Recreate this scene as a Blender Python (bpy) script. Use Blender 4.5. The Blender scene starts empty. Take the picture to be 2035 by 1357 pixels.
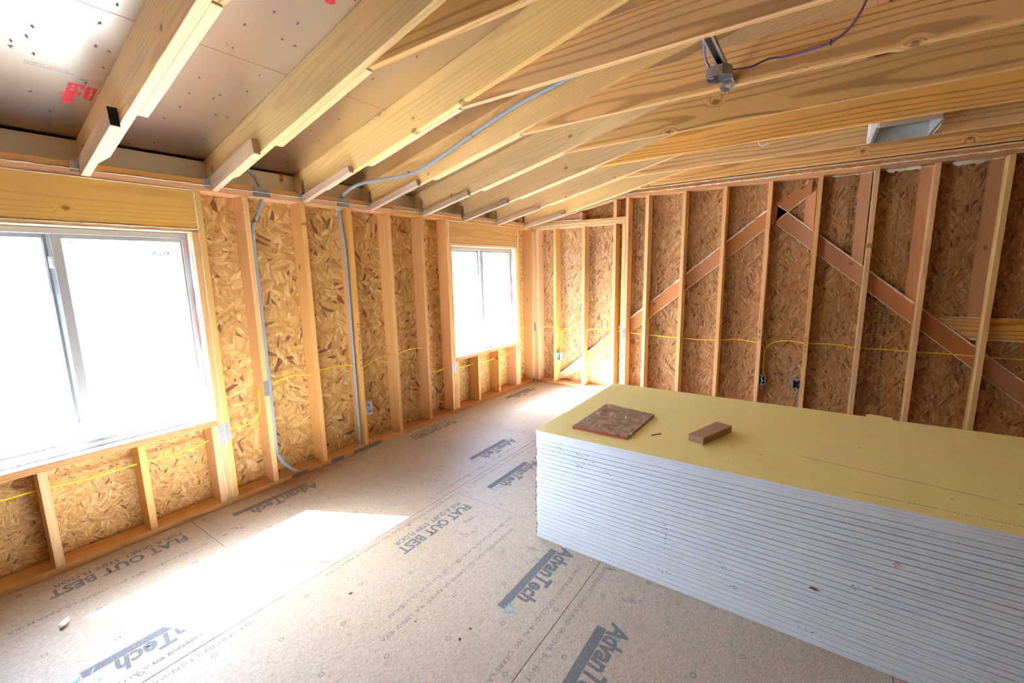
import bpy, bmesh, math, random
from mathutils import Vector, Matrix
random.seed(7)
scene = bpy.context.scene
COL = scene.collection
R = math.radians

# ------------------------------------------------------------------ camera
cam_d = bpy.data.cameras.new('camera')
cam_d.sensor_width = 36.0
cam_d.lens = 866.294 * 36.0 / 2035.0
cam_d.clip_start = 0.05
cam_d.clip_end = 300
cam = bpy.data.objects.new('camera', cam_d)
COL.objects.link(cam)
cam.location = (3.2413, -1.5122, 1.5749)
cam.rotation_euler = (R(80.6747), R(1.0676), R(34.8791))
scene.camera = cam

# ------------------------------------------------------------------ sky, sun, exposure
SUN_TO = Vector((0.857, 0.43, -1.0)).normalized()        # travel direction of the sunlight
w = bpy.data.worlds.new('World')
scene.world = w
w.use_nodes = True
wnt = w.node_tree
bg = wnt.nodes['Background']
sky = wnt.nodes.new('ShaderNodeTexSky')
sky.sky_type = 'NISHITA'
sky.sun_disc = False
sky.sun_elevation = math.asin(-SUN_TO.z)
sky.sun_rotation = math.atan2(-SUN_TO.x, -SUN_TO.y)
sky.air_density = 1.0
sky.dust_density = 2.0
sky.ozone_density = 1.0
tint = wnt.nodes.new('ShaderNodeMix')          # camera balanced for warm light: daylight reads cool
tint.data_type = 'RGBA'; tint.blend_type = 'MULTIPLY'; tint.inputs[0].default_value = 1.0
tint.inputs[7].default_value = (0.92, 1.02, 1.12, 1.0)
wnt.links.new(sky.outputs[0], tint.inputs[6])
wnt.links.new(tint.outputs[2], bg.inputs['Color'])
bg.inputs['Strength'].default_value = 0.52
sun_d = bpy.data.lights.new('sun', 'SUN')
sun_d.energy = 40.0
sun_d.angle = R(0.6)
sun_d.color = (0.84, 1.0, 1.28)
sun = bpy.data.objects.new('sun', sun_d)
COL.objects.link(sun)
sun.rotation_euler = SUN_TO.to_track_quat('-Z', 'Y').to_euler()
sun.location = (-8, -4, 10)
vs = scene.view_settings
vs.view_transform = 'Standard'
vs.look = 'None'
vs.gamma = 1.0
vs.use_curve_mapping = False
vs.exposure = 3.2
try:
    scene.cycles.max_bounces = 8
    scene.cycles.diffuse_bounces = 6
    scene.cycles.glossy_bounces = 5
    scene.cycles.transparent_max_bounces = 12
    scene.cycles.use_denoising = True
    scene.cycles.use_adaptive_sampling = True
    scene.cycles.adaptive_threshold = 0.03
    scene.cycles.sample_clamp_indirect = 12.0
except Exception:
    pass

# ------------------------------------------------------------------ node helpers
def nd(nt, t, ins=None, **props):
    n = nt.nodes.new('ShaderNode' + t)
    for k, v in props.items():
        setattr(n, k, v)
    for k, v in (ins or {}).items():
        s = n.inputs[k]
        if isinstance(v, bpy.types.NodeSocket):
            nt.links.new(v, s)
        else:
            s.default_value = v
    return n

def mth(nt, op, a, b=0.0, c=0.0):
    return nd(nt, 'Math', {0: a, 1: b, 2: c}, operation=op).outputs[0]

def vmul(nt, v, s):
    return nd(nt, 'VectorMath', {0: v, 1: s}, operation='MULTIPLY').outputs[0]

def mixc(nt, f, a, b, mode='MIX'):
    n = nt.nodes.new('ShaderNodeMix')
    n.data_type = 'RGBA'
    n.blend_type = mode
    for i, v in ((0, f), (6, a), (7, b)):
        s = n.inputs[i]
        if isinstance(v, bpy.types.NodeSocket):
            nt.links.new(v, s)
        elif i == 0:
            s.default_value = v
        else:
            s.default_value = (*v, 1.0)
    return n.outputs[2]

def ramp(nt, f, stops, interp='LINEAR'):
    n = nt.nodes.new('ShaderNodeValToRGB')
    n.color_ramp.interpolation = interp
    el = n.color_ramp.elements
    while len(el) < len(stops):
        el.new(0.5)
    for e, (p, c) in zip(el, stops):
        e.position = p
        e.color = (*c, 1.0) if len(c) == 3 else c
    if isinstance(f, bpy.types.NodeSocket):
        nt.links.new(f, n.inputs[0])
    return n.outputs[0]

def mrange(nt, v, a, b, c=0.0, d=1.0, smooth=True):
    n = nt.nodes.new('ShaderNodeMapRange')
    n.interpolation_type = 'SMOOTHSTEP' if smooth else 'LINEAR'
    for i, x in ((0, v), (1, a), (2, b), (3, c), (4, d)):
        s = n.inputs[i]
        if isinstance(x, bpy.types.NodeSocket):
            nt.links.new(x, s)
        else:
            s.default_value = x
    return n.outputs[0]

def newmat(name):
    m = bpy.data.materials.new(name)
    m.use_nodes = True
    nt = m.node_tree
    return m, nt, nt.nodes['Principled BSDF']

def plain(name, col, rough=0.6, metal=0.0, spec=0.5, noise=0.0, nscale=40.0, ncol=None):
    m, nt, b = newmat(name)
    b.inputs['Roughness'].default_value = rough
    b.inputs['Metallic'].default_value = metal
    b.inputs['Specular IOR Level'].default_value = spec
    if noise > 0:
        tc = nd(nt, 'TexCoord')
        n = nd(nt, 'TexNoise', {'Vector': tc.outputs['Object'], 'Scale': nscale, 'Detail': 4.0})
        f = mrange(nt, n.outputs[0], 0.38, 0.68, 0.0, noise)
        nt.links.new(mixc(nt, f, col, ncol or tuple(c * 0.6 for c in col)), b.inputs['Base Color'])
    else:
        b.inputs['Base Color'].default_value = (*col, 1.0)
    return m

def wood_mat(name, light, dark, lines=0.45, knots=0.6, grey=0.0, period=0.010, vary=0.16):
    """sawn lumber; local X runs along the board, Y across its width, Z through it"""
    m, nt, b = newmat(name)
    tc = nd(nt, 'TexCoord')
    oi = nd(nt, 'ObjectInfo')
    rnd = oi.outputs['Random']
    r2 = mth(nt, 'FRACT', mth(nt, 'MULTIPLY', rnd, 17.31))
    r3 = mth(nt, 'FRACT', mth(nt, 'MULTIPLY', rnd, 71.77))
    off = nd(nt, 'CombineXYZ', {0: mth(nt, 'MULTIPLY', rnd, 57.0), 1: mth(nt, 'MULTIPLY', r2, 31.0), 2: mth(nt, 'MULTIPLY', r3, 23.0)}).outputs[0]
    obj = tc.outputs['Object']
    sep = nd(nt, 'SeparateXYZ', {0: obj})
    pos = nd(nt, 'VectorMath', {0: obj, 1: off}, operation='ADD').outputs[0]
    n1 = nd(nt, 'TexNoise', {'Vector': vmul(nt, pos, (1.1, 5.0, 5.0)), 'Scale': 1.0, 'Detail': 1.0}).outputs[0]
    cy = mth(nt, 'MULTIPLY', mth(nt, 'SUBTRACT', r2, 0.5), 0.22)
    cz = mth(nt, 'ADD', mth(nt, 'MULTIPLY', r3, 0.09), 0.02)
    dy = mth(nt, 'SUBTRACT', sep.outputs[1], cy)
    dz = mth(nt, 'ADD', sep.outputs[2], cz)
    rr = mth(nt, 'SQRT', mth(nt, 'ADD', mth(nt, 'MULTIPLY', dy, dy), mth(nt, 'MULTIPLY', dz, dz)))
    rr = mth(nt, 'ADD', rr, mth(nt, 'MULTIPLY', mth(nt, 'SUBTRACT', n1, 0.5), 0.055))
    vor = nd(nt, 'TexVoronoi', {'Vector': vmul(nt, pos, (3.2, 4.6, 0.0)), 'Scale': 1.0}, voronoi_dimensions='2D')
    vc = nd(nt, 'SeparateColor', {0: vor.outputs['Color']})
    keep = mrange(nt, vc.outputs[0], 1.0 - knots * 0.62, 1.0 - knots * 0.62 + 0.02)
    kr = mth(nt, 'MULTIPLY_ADD', vc.outputs[1], 0.055, 0.02)
    dist = vor.outputs['Distance']
    swirl = mth(nt, 'MULTIPLY', mrange(nt, dist, 0.0, 0.22, 1.0, 0.0), keep)
    rr = mth(nt, 'ADD', rr, mth(nt, 'MULTIPLY', swirl, 0.035))
    wv = mth(nt, 'SINE', mth(nt, 'MULTIPLY', rr, 6.2832 / period))
    ln = mrange(nt, wv, 0.35, 1.0, 0.0, 1.0)
    fib = nd(nt, 'TexNoise', {'Vector': vmul(nt, pos, (7.0, 230.0, 230.0)), 'Scale': 1.0, 'Detail': 0.0}).outputs[0]
    lnf = mth(nt, 'MULTIPLY', ln, mth(nt, 'MULTIPLY_ADD', n1, lines, lines * 0.45))
    lnf = mth(nt, 'ADD', lnf, mth(nt, 'MULTIPLY', mth(nt, 'SUBTRACT', fib, 0.5), 0.28))
    c = mixc(nt, lnf, light, dark)
    if grey > 0:
        big = nd(nt, 'TexNoise', {'Vector': vmul(nt, pos, (1.4, 6.0, 6.0)), 'Scale': 1.0, 'Detail': 2.0}).outputs[0]
        gf = mth(nt, 'MULTIPLY', mrange(nt, big, 0.42, 0.7), grey)
        c = mixc(nt, gf, c, (0.30, 0.235, 0.17))
    kn = mth(nt, 'MULTIPLY', mrange(nt, mth(nt, 'SUBTRACT', dist, kr), -0.006, 0.010, 1.0, 0.0), keep)
    c = mixc(nt, mth(nt, 'MULTIPLY', kn, 0.88), c, (0.17, 0.075, 0.028))
    halo = mth(nt, 'MULTIPLY', mrange(nt, mth(nt, 'SUBTRACT', dist, kr), 0.0, 0.07, 0.35, 0.0), keep)
    c = mixc(nt, halo, c, dark)
    hsv = nd(nt, 'HueSaturation', {'Hue': mth(nt, 'MULTIPLY_ADD', r3, 0.014, 0.491),
                                   'Saturation': mth(nt, 'MULTIPLY_ADD', r2, 0.22, 0.88),
                                   'Value': mth(nt, 'MULTIPLY_ADD', rnd, vary * 2, 1.0 - vary), 'Color': c})
    nt.links.new(hsv.outputs[0], b.inputs['Base Color'])
    b.inputs['Roughness'].default_value = 0.62
    b.inputs['Specular IOR Level'].default_value = 0.3
    return m

def osb_mat(name, pal, length=0.10, width=0.020, base=90, spread=170, patch=0.075, rough=0.65, spec=0.35,
            grain=0.35, stain=0.0, staincol=(0.3, 0.25, 0.2), edge=0.32, gain=1.0, layers=2):
    """oriented strand board in the local XY plane; pal = ramp stops; strands lie at a random angle in each patch"""
    m, nt, b = newmat(name)
    pal = [(p, tuple(v * gain for v in c)) for p, c in pal]
    tc = nd(nt, 'TexCoord')
    oi = nd(nt, 'ObjectInfo')
    off = nd(nt, 'CombineXYZ', {0: mth(nt, 'MULTIPLY', oi.outputs['Random'], 43.0), 1: mth(nt, 'MULTIPLY', oi.outputs['Random'], 91.0)}).outputs[0]
    pos = nd(nt, 'VectorMath', {0: tc.outputs['Object'], 1: off}, operation='ADD').outputs[0]
    col = None
    for i in range(layers):
        pv = nd(nt, 'VectorMath', {0: vmul(nt, pos, (1 / patch, 1 / patch, 1.0)), 1: (i * 7.3, i * 3.9, 0)}, operation='ADD').outputs[0]
        pc = nd(nt, 'TexVoronoi', {'Vector': pv, 'Scale': 1.0}, voronoi_dimensions='2D')
        ps = nd(nt, 'SeparateColor', {0: pc.outputs['Color']})
        ang = mth(nt, 'MULTIPLY_ADD', mth(nt, 'SUBTRACT', ps.outputs[2], 0.5), R(spread), -R(base))
        rot = nd(nt, 'VectorRotate', {'Vector': pos, 'Angle': ang}, rotation_type='Z_AXIS').outputs[0]
        k = (1.0, 0.8, 1.2)[i % 3]
        sv = vmul(nt, rot, (1 / (length * k), 1 / (width * k), 1.0))
        sv = nd(nt, 'VectorMath', {0: sv, 1: (i * 13.7, i * 5.1, 0)}, operation='ADD').outputs[0]
        v = nd(nt, 'TexVoronoi', {'Vector': sv, 'Scale': 1.0}, voronoi_dimensions='2D')
        sc = nd(nt, 'SeparateColor', {0: v.outputs['Color']})
        c = ramp(nt, sc.outputs[0], pal)
        fb = nd(nt, 'TexNoise', {'Vector': vmul(nt, rot, (12.0, 330.0, 1.0)), 'Scale': 1.0, 'Detail': 0.0}, noise_dimensions='2D').outputs[0]
        sh = mth(nt, 'MULTIPLY', mrange(nt, fb, 0.3, 0.75), grain)
        sh = mth(nt, 'ADD', sh, mrange(nt, v.outputs['Distance'], 0.45, 0.78, 0.0, edge))
        c = mixc(nt, sh, c, (0.34, 0.20, 0.09), 'MULTIPLY')
        col = c if col is None else mixc(nt, mrange(nt, sc.outputs[1], 0.46, 0.49), col, c)
    if stain > 0:
        st = nd(nt, 'TexNoise', {'Vector': pos, 'Scale': 2.3, 'Detail': 4.0, 'Roughness': 0.65}).outputs[0]
        col = mixc(nt, mrange(nt, st, 0.48, 0.72, 0.0, stain), col, staincol)
    nt.links.new(col, b.inputs['Base Color'])
    b.inputs['Roughness'].default_value = rough
    b.inputs['Specular IOR Level'].default_value = spec
    return m

# ------------------------------------------------------------------ materials
M = {}
PALE = (0.86, 0.59, 0.27); PALE_D = (0.60, 0.36, 0.135)
M['rafter'] = wood_mat('sawn_pine_rafter', PALE, PALE_D, lines=0.42, knots=0.62, grey=0.20, period=0.015)
M['joist'] = wood_mat('sawn_pine_joist', (0.77, 0.435, 0.135), (0.40, 0.175, 0.04), lines=0.75, knots=0.6, grey=0.15, period=0.024)
M['stud'] = wood_mat('fir_stud', (0.77, 0.465, 0.18), (0.58, 0.29, 0.085), lines=0.40, knots=0.32, grey=0.0, period=0.010)
M['plate'] = wood_mat('fir_plate', (0.62, 0.315, 0.105), (0.42, 0.18, 0.05), lines=0.45, knots=0.35, grey=0.12, period=0.010)
M['header'] = wood_mat('header_lumber', (0.66, 0.385, 0.125), (0.47, 0.23, 0.06), lines=0.42, knots=0.35, grey=0.10, period=0.018)
M['scab'] = wood_mat('weathered_scab', (0.66, 0.47, 0.32), (0.42, 0.27, 0.16), lines=0.35, knots=0.25, grey=0.55, period=0.006)
M['redwood'] = wood_mat('reddish_board', (0.56, 0.265, 0.12), (0.42, 0.165, 0.06), lines=0.3, knots=0.3, grey=0.0, period=0.006)
M['block'] = wood_mat('offcut_block', (0.52, 0.30, 0.18), (0.37, 0.19, 0.10), lines=0.35, knots=0.0, period=0.004)
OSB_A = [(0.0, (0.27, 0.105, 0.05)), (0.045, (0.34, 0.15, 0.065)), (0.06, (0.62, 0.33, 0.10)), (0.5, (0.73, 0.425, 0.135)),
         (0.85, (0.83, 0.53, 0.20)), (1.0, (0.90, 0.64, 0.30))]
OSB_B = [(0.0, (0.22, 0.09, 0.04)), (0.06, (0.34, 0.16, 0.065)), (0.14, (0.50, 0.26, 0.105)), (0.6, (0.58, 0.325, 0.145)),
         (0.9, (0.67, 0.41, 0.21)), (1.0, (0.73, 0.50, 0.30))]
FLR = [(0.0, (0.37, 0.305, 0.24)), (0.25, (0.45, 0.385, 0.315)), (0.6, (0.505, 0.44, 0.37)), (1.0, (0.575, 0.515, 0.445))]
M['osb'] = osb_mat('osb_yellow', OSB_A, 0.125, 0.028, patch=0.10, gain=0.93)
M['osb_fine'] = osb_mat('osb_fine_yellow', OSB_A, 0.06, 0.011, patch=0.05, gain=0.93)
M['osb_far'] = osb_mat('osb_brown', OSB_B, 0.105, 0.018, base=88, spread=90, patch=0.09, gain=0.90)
M['osb_cut'] = osb_mat('osb_offcut', [(0, (0.27, 0.18, 0.12)), (0.5, (0.42, 0.30, 0.21)), (0.9, (0.50, 0.39, 0.30)), (1.0, (0.72, 0.64, 0.56))], 0.10, 0.024, patch=0.08)
M['floor'] = osb_mat('floor_panel', FLR, 0.020, 0.0032, base=85, spread=80, patch=0.02, rough=0.48, spec=0.32, grain=0.10, edge=0.15,
                     stain=0.35, staincol=(0.38, 0.315, 0.25))
M['dark'] = plain('dark_gap', (0.02, 0.017, 0.015), 0.9)
M['foam'] = plain('spray_foam', (0.82, 0.77, 0.66), 0.85, noise=0.4, nscale=60, ncol=(0.62, 0.52, 0.38))
M['print'] = plain('stamp_ink', (0.125, 0.145, 0.18), 0.7, noise=0.5, nscale=110, ncol=(0.27, 0.25, 0.235))
M['print2'] = plain('fine_stamp_ink', (0.20, 0.19, 0.19), 0.75)
M['ink'] = plain('black_stamp_ink', (0.03, 0.022, 0.016), 0.8, noise=0.8, nscale=45, ncol=(0.22, 0.12, 0.06))
M['marker'] = plain('marker_ink', (0.02, 0.02, 0.02), 0.7)
M['red'] = plain('red_print', (0.62, 0.012, 0.025), 0.5)
M['redline'] = plain('red_edge_paint', (0.50, 0.09, 0.045), 0.8)
M['redprint_w'] = plain('pale_print', (0.8, 0.55, 0.52), 0.6)
M['bluepaint'] = plain('blue_paint', (0.15, 0.40, 0.52), 0.6)
M['conduit'] = plain('grey_conduit', (0.32, 0.37, 0.43), 0.42, spec=0.5)
M['conduitprint'] = plain('conduit_print', (0.08, 0.08, 0.09), 0.6)
M['yellow'] = plain('yellow_cable', (0.92, 0.66, 0.02), 0.4)
M['purple'] = plain('purple_cable', (0.23, 0.155, 0.42), 0.45)
M['bluecable'] = plain('blue_cable', (0.15, 0.27, 0.62), 0.5)
M['boxgrey'] = plain('box_grey', (0.50, 0.54, 0.60), 0.5)
M['boxblue'] = plain('box_blue_grey', (0.22, 0.26, 0.36), 0.5)
M['black'] = plain('black', (0.012, 0.012, 0.014), 0.6)
M['white'] = plain('white_plastic', (0.80, 0.80, 0.79), 0.5)
M['vinyl'] = plain('window_frame_vinyl', (0.36, 0.35, 0.335), 0.42)
M['vinyl_dark'] = plain('window_track_dark', (0.20, 0.21, 0.22), 0.6)
M['shield'] = plain('steel_nail_plate', (0.26, 0.25, 0.245), 0.5, metal=0.4, noise=0.3, nscale=30)
M['tie'] = plain('galvanised_tie', (0.42, 0.41, 0.40), 0.5, metal=0.8, noise=0.5, nscale=60)
M['galv'] = plain('galvanised_sheet', (0.70, 0.72, 0.72), 0.35, metal=0.6, noise=0.35, nscale=14, ncol=(0.42, 0.45, 0.46))
M['drypaper'] = plain('drywall_edge_paper', (0.73, 0.82, 0.94), 0.65, noise=0.2, nscale=6, ncol=(0.66, 0.72, 0.81))
M['gypsum'] = plain('gypsum_core', (0.66, 0.64, 0.61), 0.9)
M['smudge'] = plain('black_smudge', (0.05, 0.045, 0.045), 0.9)
M['tape'] = plain('brown_tape', (0.16, 0.10, 0.075), 0.7)
M['siding'] = plain('white_siding', (0.80, 0.80, 0.80), 0.6)
M['ground'] = plain('pale_ground', (0.50, 0.45, 0.37), 0.95, noise=0.6, nscale=0.6, ncol=(0.33, 0.30, 0.22))
M['rubber'] = plain('dark_pane', (0.06, 0.07, 0.08), 0.15)
M['crumb'] = plain('white_foam_crumb', (0.85, 0.84, 0.80), 0.9)
M['chip'] = plain('wood_chip', (0.33, 0.13, 0.06), 0.8, noise=0.5, nscale=80, ncol=(0.12, 0.06, 0.03))
M['shaving'] = plain('wood_shaving', (0.50, 0.22, 0.09), 0.8, noise=0.8, nscale=8, ncol=(0.66, 0.40, 0.22))

def foil_mat(name, col, rough, bump=0.25):
    m, nt, b = newmat(name)
    tc = nd(nt, 'TexCoord')
    n = nd(nt, 'TexNoise', {'Vector': vmul(nt, tc.outputs['Object'], (5.0, 22.0, 1.0)), 'Scale': 1.0, 'Detail': 0.0})
    n2 = nd(nt, 'TexNoise', {'Vector': tc.outputs['Object'], 'Scale': 5.0, 'Detail': 1.0})
    h = mth(nt, 'MULTIPLY_ADD', n2.outputs[0], 0.3, n.outputs[0])
    bp = nd(nt, 'Bump', {'Strength': bump, 'Distance': 0.0016, 'Height': h})
    nt.links.new(bp.outputs[0], b.inputs['Normal'])
    b.inputs['Base Color'].default_value = (*col, 1)
    b.inputs['Metallic'].default_value = 1.0
    b.inputs['Roughness'].default_value = rough
    return m
M['foil'] = foil_mat('foil_face', (0.69, 0.605, 0.505), 0.31, 0.06)
M['foil_block'] = foil_mat('foil_blocking', (0.66, 0.60, 0.51), 0.50, 0.15)
M['foil_bright'] = plain('torn_foil', (0.92, 0.91, 0.88), 0.25, metal=0.6)

def glass_mat():
    m, nt, b = newmat('window_glass')
    out = nt.nodes['Material Output']
    nt.nodes.remove(b)
    tr = nd(nt, 'BsdfTransparent', {'Color': (0.96, 0.98, 0.97, 1)})
    gl = nd(nt, 'BsdfGlossy', {'Roughness': 0.02})
    fr = nd(nt, 'LayerWeight', {'Blend': 0.12})
    mx = nd(nt, 'MixShader', {0: mth(nt, 'MULTIPLY', fr.outputs['Fresnel'], 0.6), 1: tr.outputs[0], 2: gl.outputs[0]})
    nt.links.new(mx.outputs[0], out.inputs['Surface'])
    return m
M['glass'] = glass_mat()

def yellow_mat():
    m, nt, b = newmat('yellow_drywall_face')
    tc = nd(nt, 'TexCoord')
    n = nd(nt, 'TexNoise', {'Vector': vmul(nt, tc.outputs['Object'], (2.0, 14.0, 1.0)), 'Scale': 3.0, 'Detail': 6.0, 'Roughness': 0.7}).outputs[0]
    f = nd(nt, 'TexNoise', {'Vector': tc.outputs['Object'], 'Scale': 230.0, 'Detail': 2.0}).outputs[0]
    c = mixc(nt, mrange(nt, n, 0.35, 0.7), (0.95, 0.89, 0.41), (0.91, 0.83, 0.34))
    c = mixc(nt, mrange(nt, f, 0.45, 0.75, 0.0, 0.3), c, (0.72, 0.63, 0.20))
    s = nd(nt, 'TexNoise', {'Vector': vmul(nt, tc.outputs['Object'], (1.3, 5.5, 1.0)), 'Scale': 2.2, 'Detail': 7.0, 'Roughness': 0.8}).outputs[0]
    c = mixc(nt, mrange(nt, s, 0.66, 0.74, 0.0, 0.55), c, (0.26, 0.22, 0.09))
    nt.links.new(c, b.inputs['Base Color'])
    b.inputs['Roughness'].default_value = 0.5
    b.inputs['Specular IOR Level'].default_value = 0.5
    return m
M['yellowboard'] = yellow_mat()

def wrap_mat():
    m, nt, b = newmat('printed_house_wrap')
    tc = nd(nt, 'TexCoord')
    n = nd(nt, 'TexNoise', {'Vector': vmul(nt, tc.outputs['Object'], (5.0, 22.0, 22.0)), 'Scale': 1.0, 'Detail': 3.0}).outputs[0]
    c = ramp(nt, n, [(0.0, (0.80, 0.79, 0.80)), (0.52, (0.80, 0.78, 0.78)), (0.56, (0.74, 0.22, 0.20)), (1.0, (0.70, 0.16, 0.15))])
    nt.links.new(c, b.inputs['Base Color'])
    b.inputs['Roughness'].default_value = 0.5
    return m
M['wrap'] = wrap_mat()

# ------------------------------------------------------------------ mesh helpers
class MB:
    def __init__(s):
        s.v = []; s.f = []; s.mi = []
    def add(s, verts, faces, mi=0):
        b = len(s.v)
        s.v += [Vector(p) for p in verts]
        s.f += [tuple(i + b for i in f) for f in faces]
        s.mi += [mi] * len(faces)
        return s
    def box(s, x0, x1, y0, y1, z0, z1, mi=0):
        return s.add([(x0, y0, z0), (x1, y0, z0), (x1, y1, z0), (x0, y1, z0), (x0, y0, z1), (x1, y0, z1), (x1, y1, z1), (x0, y1, z1)],
                     [(0, 3, 2, 1), (4, 5, 6, 7), (0, 1, 5, 4), (1, 2, 6, 5), (2, 3, 7, 6), (3, 0, 4, 7)], mi)
    def prism(s, poly, axis, a, b, mi=0):
        """poly: 2D points in the two other axes (in order x,y,z without axis); extruded from a to b"""
        def P(q, t):
            q = list(q); q.insert(axis, t); return tuple(q)
        n = len(poly)
        area = sum(poly[i][0] * poly[(i + 1) % n][1] - poly[(i + 1) % n][0] * poly[i][1] for i in range(n))
        if (area < 0) != (axis == 1):
            poly = poly[::-1]
        vs_ = [P(q, a) for q in poly] + [P(q, b) for q in poly]
        fs = [tuple(range(n - 1, -1, -1)), tuple(range(n, 2 * n))]
        fs += [(i, (i + 1) % n, n + (i + 1) % n, n + i) for i in range(n)]
        return s.add(vs_, fs, mi)
    def tube(s, pts, r, sides=8, rfun=None, flat=1.0, mi=0, closed=True):
        pts = [Vector(p) for p in pts]
        b = len(s.v)
        n = len(pts)
        for i, p in enumerate(pts):
            t = (pts[min(i + 1, n - 1)] - pts[max(i - 1, 0)]).normalized()
            up = Vector((0, 0, 1)) if abs(t.z) < 0.9 else Vector((0, 1, 0))
            a = t.cross(up).normalized(); c = a.cross(t).normalized()
            rr = rfun(i) if rfun else r
            for k in range(sides):
                th = 2 * math.pi * k / sides
                s.v.append(p + a * (math.cos(th) * rr * flat) + c * (math.sin(th) * rr))
        for i in range(n - 1):
            for k in range(sides):
                k2 = (k + 1) % sides
                s.f.append((b + i * sides + k, b + i * sides + k2, b + (i + 1) * sides + k2, b + (i + 1) * sides + k)); s.mi.append(mi)
        if closed:
            s.f.append(tuple(b + k for k in range(sides - 1, -1, -1))); s.mi.append(mi)
            s.f.append(tuple(b + (n - 1) * sides + k for k in range(sides))); s.mi.append(mi)
        return s
    def build(s, name, mats, parent=None, frame=None, bevel=0.0, smooth=False):
        me = bpy.data.meshes.new(name)
        inv = frame.inverted() if frame else Matrix()
        me.from_pydata([inv @ p for p in s.v], [], s.f)
        if not isinstance(mats, (list, tuple)):
            mats = [mats]
        for k in mats:
            me.materials.append(M[k])
        for p, mi in zip(me.polygons, s.mi):
            p.material_index = mi
            p.use_smooth = smooth
        if bevel > 0:
            bm = bmesh.new(); bm.from_mesh(me)
            bmesh.ops.bevel(bm, geom=bm.edges[:], offset=bevel, segments=1, affect='EDGES')
            bm.to_mesh(me); bm.free()
        me.update()
        o = bpy.data.objects.new(name, me)
        COL.objects.link(o)
        mw = frame if frame else Matrix()
        if parent:
            o.parent = parent
            o.matrix_parent_inverse = Matrix.Translation(parent.location).inverted() if parent.type == 'EMPTY' else (WORLD[parent.name].inverted())
        o.matrix_basis = mw
        WORLD[o.name] = mw
        return o
WORLD = {}

def empty(name, loc=(0, 0, 0)):
    o = bpy.data.objects.new(name, None)
    o.empty_display_size = 0.1
    o.location = loc
    COL.objects.link(o)
    WORLD[o.name] = Matrix.Translation(Vector(loc))
    return o

def tag(o, label=None, cat=None, group=None, kind=None):
    if label: o['label'] = label
    if cat: o['category'] = cat
    if group: o['group'] = group
    if kind: o['kind'] = kind
    return o

def struct(name):
    return tag(empty(name), kind='structure')

def frame_of(origin, x, y):
    x = Vector(x).normalized()
    y = Vector(y)
    y = (y - x * y.dot(x)).normalized()
    z = x.cross(y)
    m = Matrix((x, y, z)).transposed().to_4x4()
    m.translation = Vector(origin)
    return m

AX = {'x': ((1, 0, 0), {'y': (0, 1, 0), 'z': (0, 0, 1)}), 'y': ((0, 1, 0), {'x': (1, 0, 0), 'z': (0, 0, 1)}), 'z': ((0, 0, 1), {'x': (1, 0, 0), 'y': (0, 1, 0)})}
VEC = {'x': Vector((1, 0, 0)), 'y': Vector((0, 1, 0)), 'z': Vector((0, 0, 1))}
def bar(name, x0, x1, y0, y1, z0, z1, mat, parent, ln, wd, bevel=0.0022):
    """axis aligned board: ln = axis along its length, wd = axis across its width"""
    c = ((x0 + x1) / 2, (y0 + y1) / 2, (z0 + z1) / 2)
    return MB().box(x0, x1, y0, y1, z0, z1).build(name, mat, parent, frame_of(c, VEC[ln], VEC[wd]), bevel)

def spline(pts, n=8):
    """catmull-rom through pts"""
    P = [Vector(p) for p in pts]
    P = [P[0] * 2 - P[1]] + P + [P[-1] * 2 - P[-2]]
    out = []
    for i in range(1, len(P) - 2):
        for k in range(n):
            t = k / n
            a, b, c, d = P[i - 1], P[i], P[i + 1], P[i + 2]
            out.append(0.5 * ((2 * b) + (c - a) * t + (2 * a - 5 * b + 4 * c - d) * t * t + (3 * b - a - 3 * c + d) * t ** 3))
    out.append(P[-2])
    return out

def bead(parent, p0, p1, r=0.004, jit=0.5, step=0.018, wob=0.0015, skip=0.0, name='foam_bead'):
    """a squeezed out line of spray foam"""
    p0, p1 = Vector(p0), Vector(p1)
    n = max(3, int((p1 - p0).length / step))
    pts = []
    for i in range(n + 1):
        q = p0.lerp(p1, i / n)
        pts.append(q + Vector([random.uniform(-wob, wob) for _ in range(3)]))
    rs = []
    v = 1.0
    for i in range(n + 1):
        v = 0.55 * v + 0.45 * random.uniform(1 - jit, 1 + jit)
        rs.append(r * max(0.25, v))
    rs[0] = rs[-1] = r * 0.3
    return MB().tube(pts, r, 6, rfun=lambda i: rs[i]).build(name, 'foam', parent, smooth=True)

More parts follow.
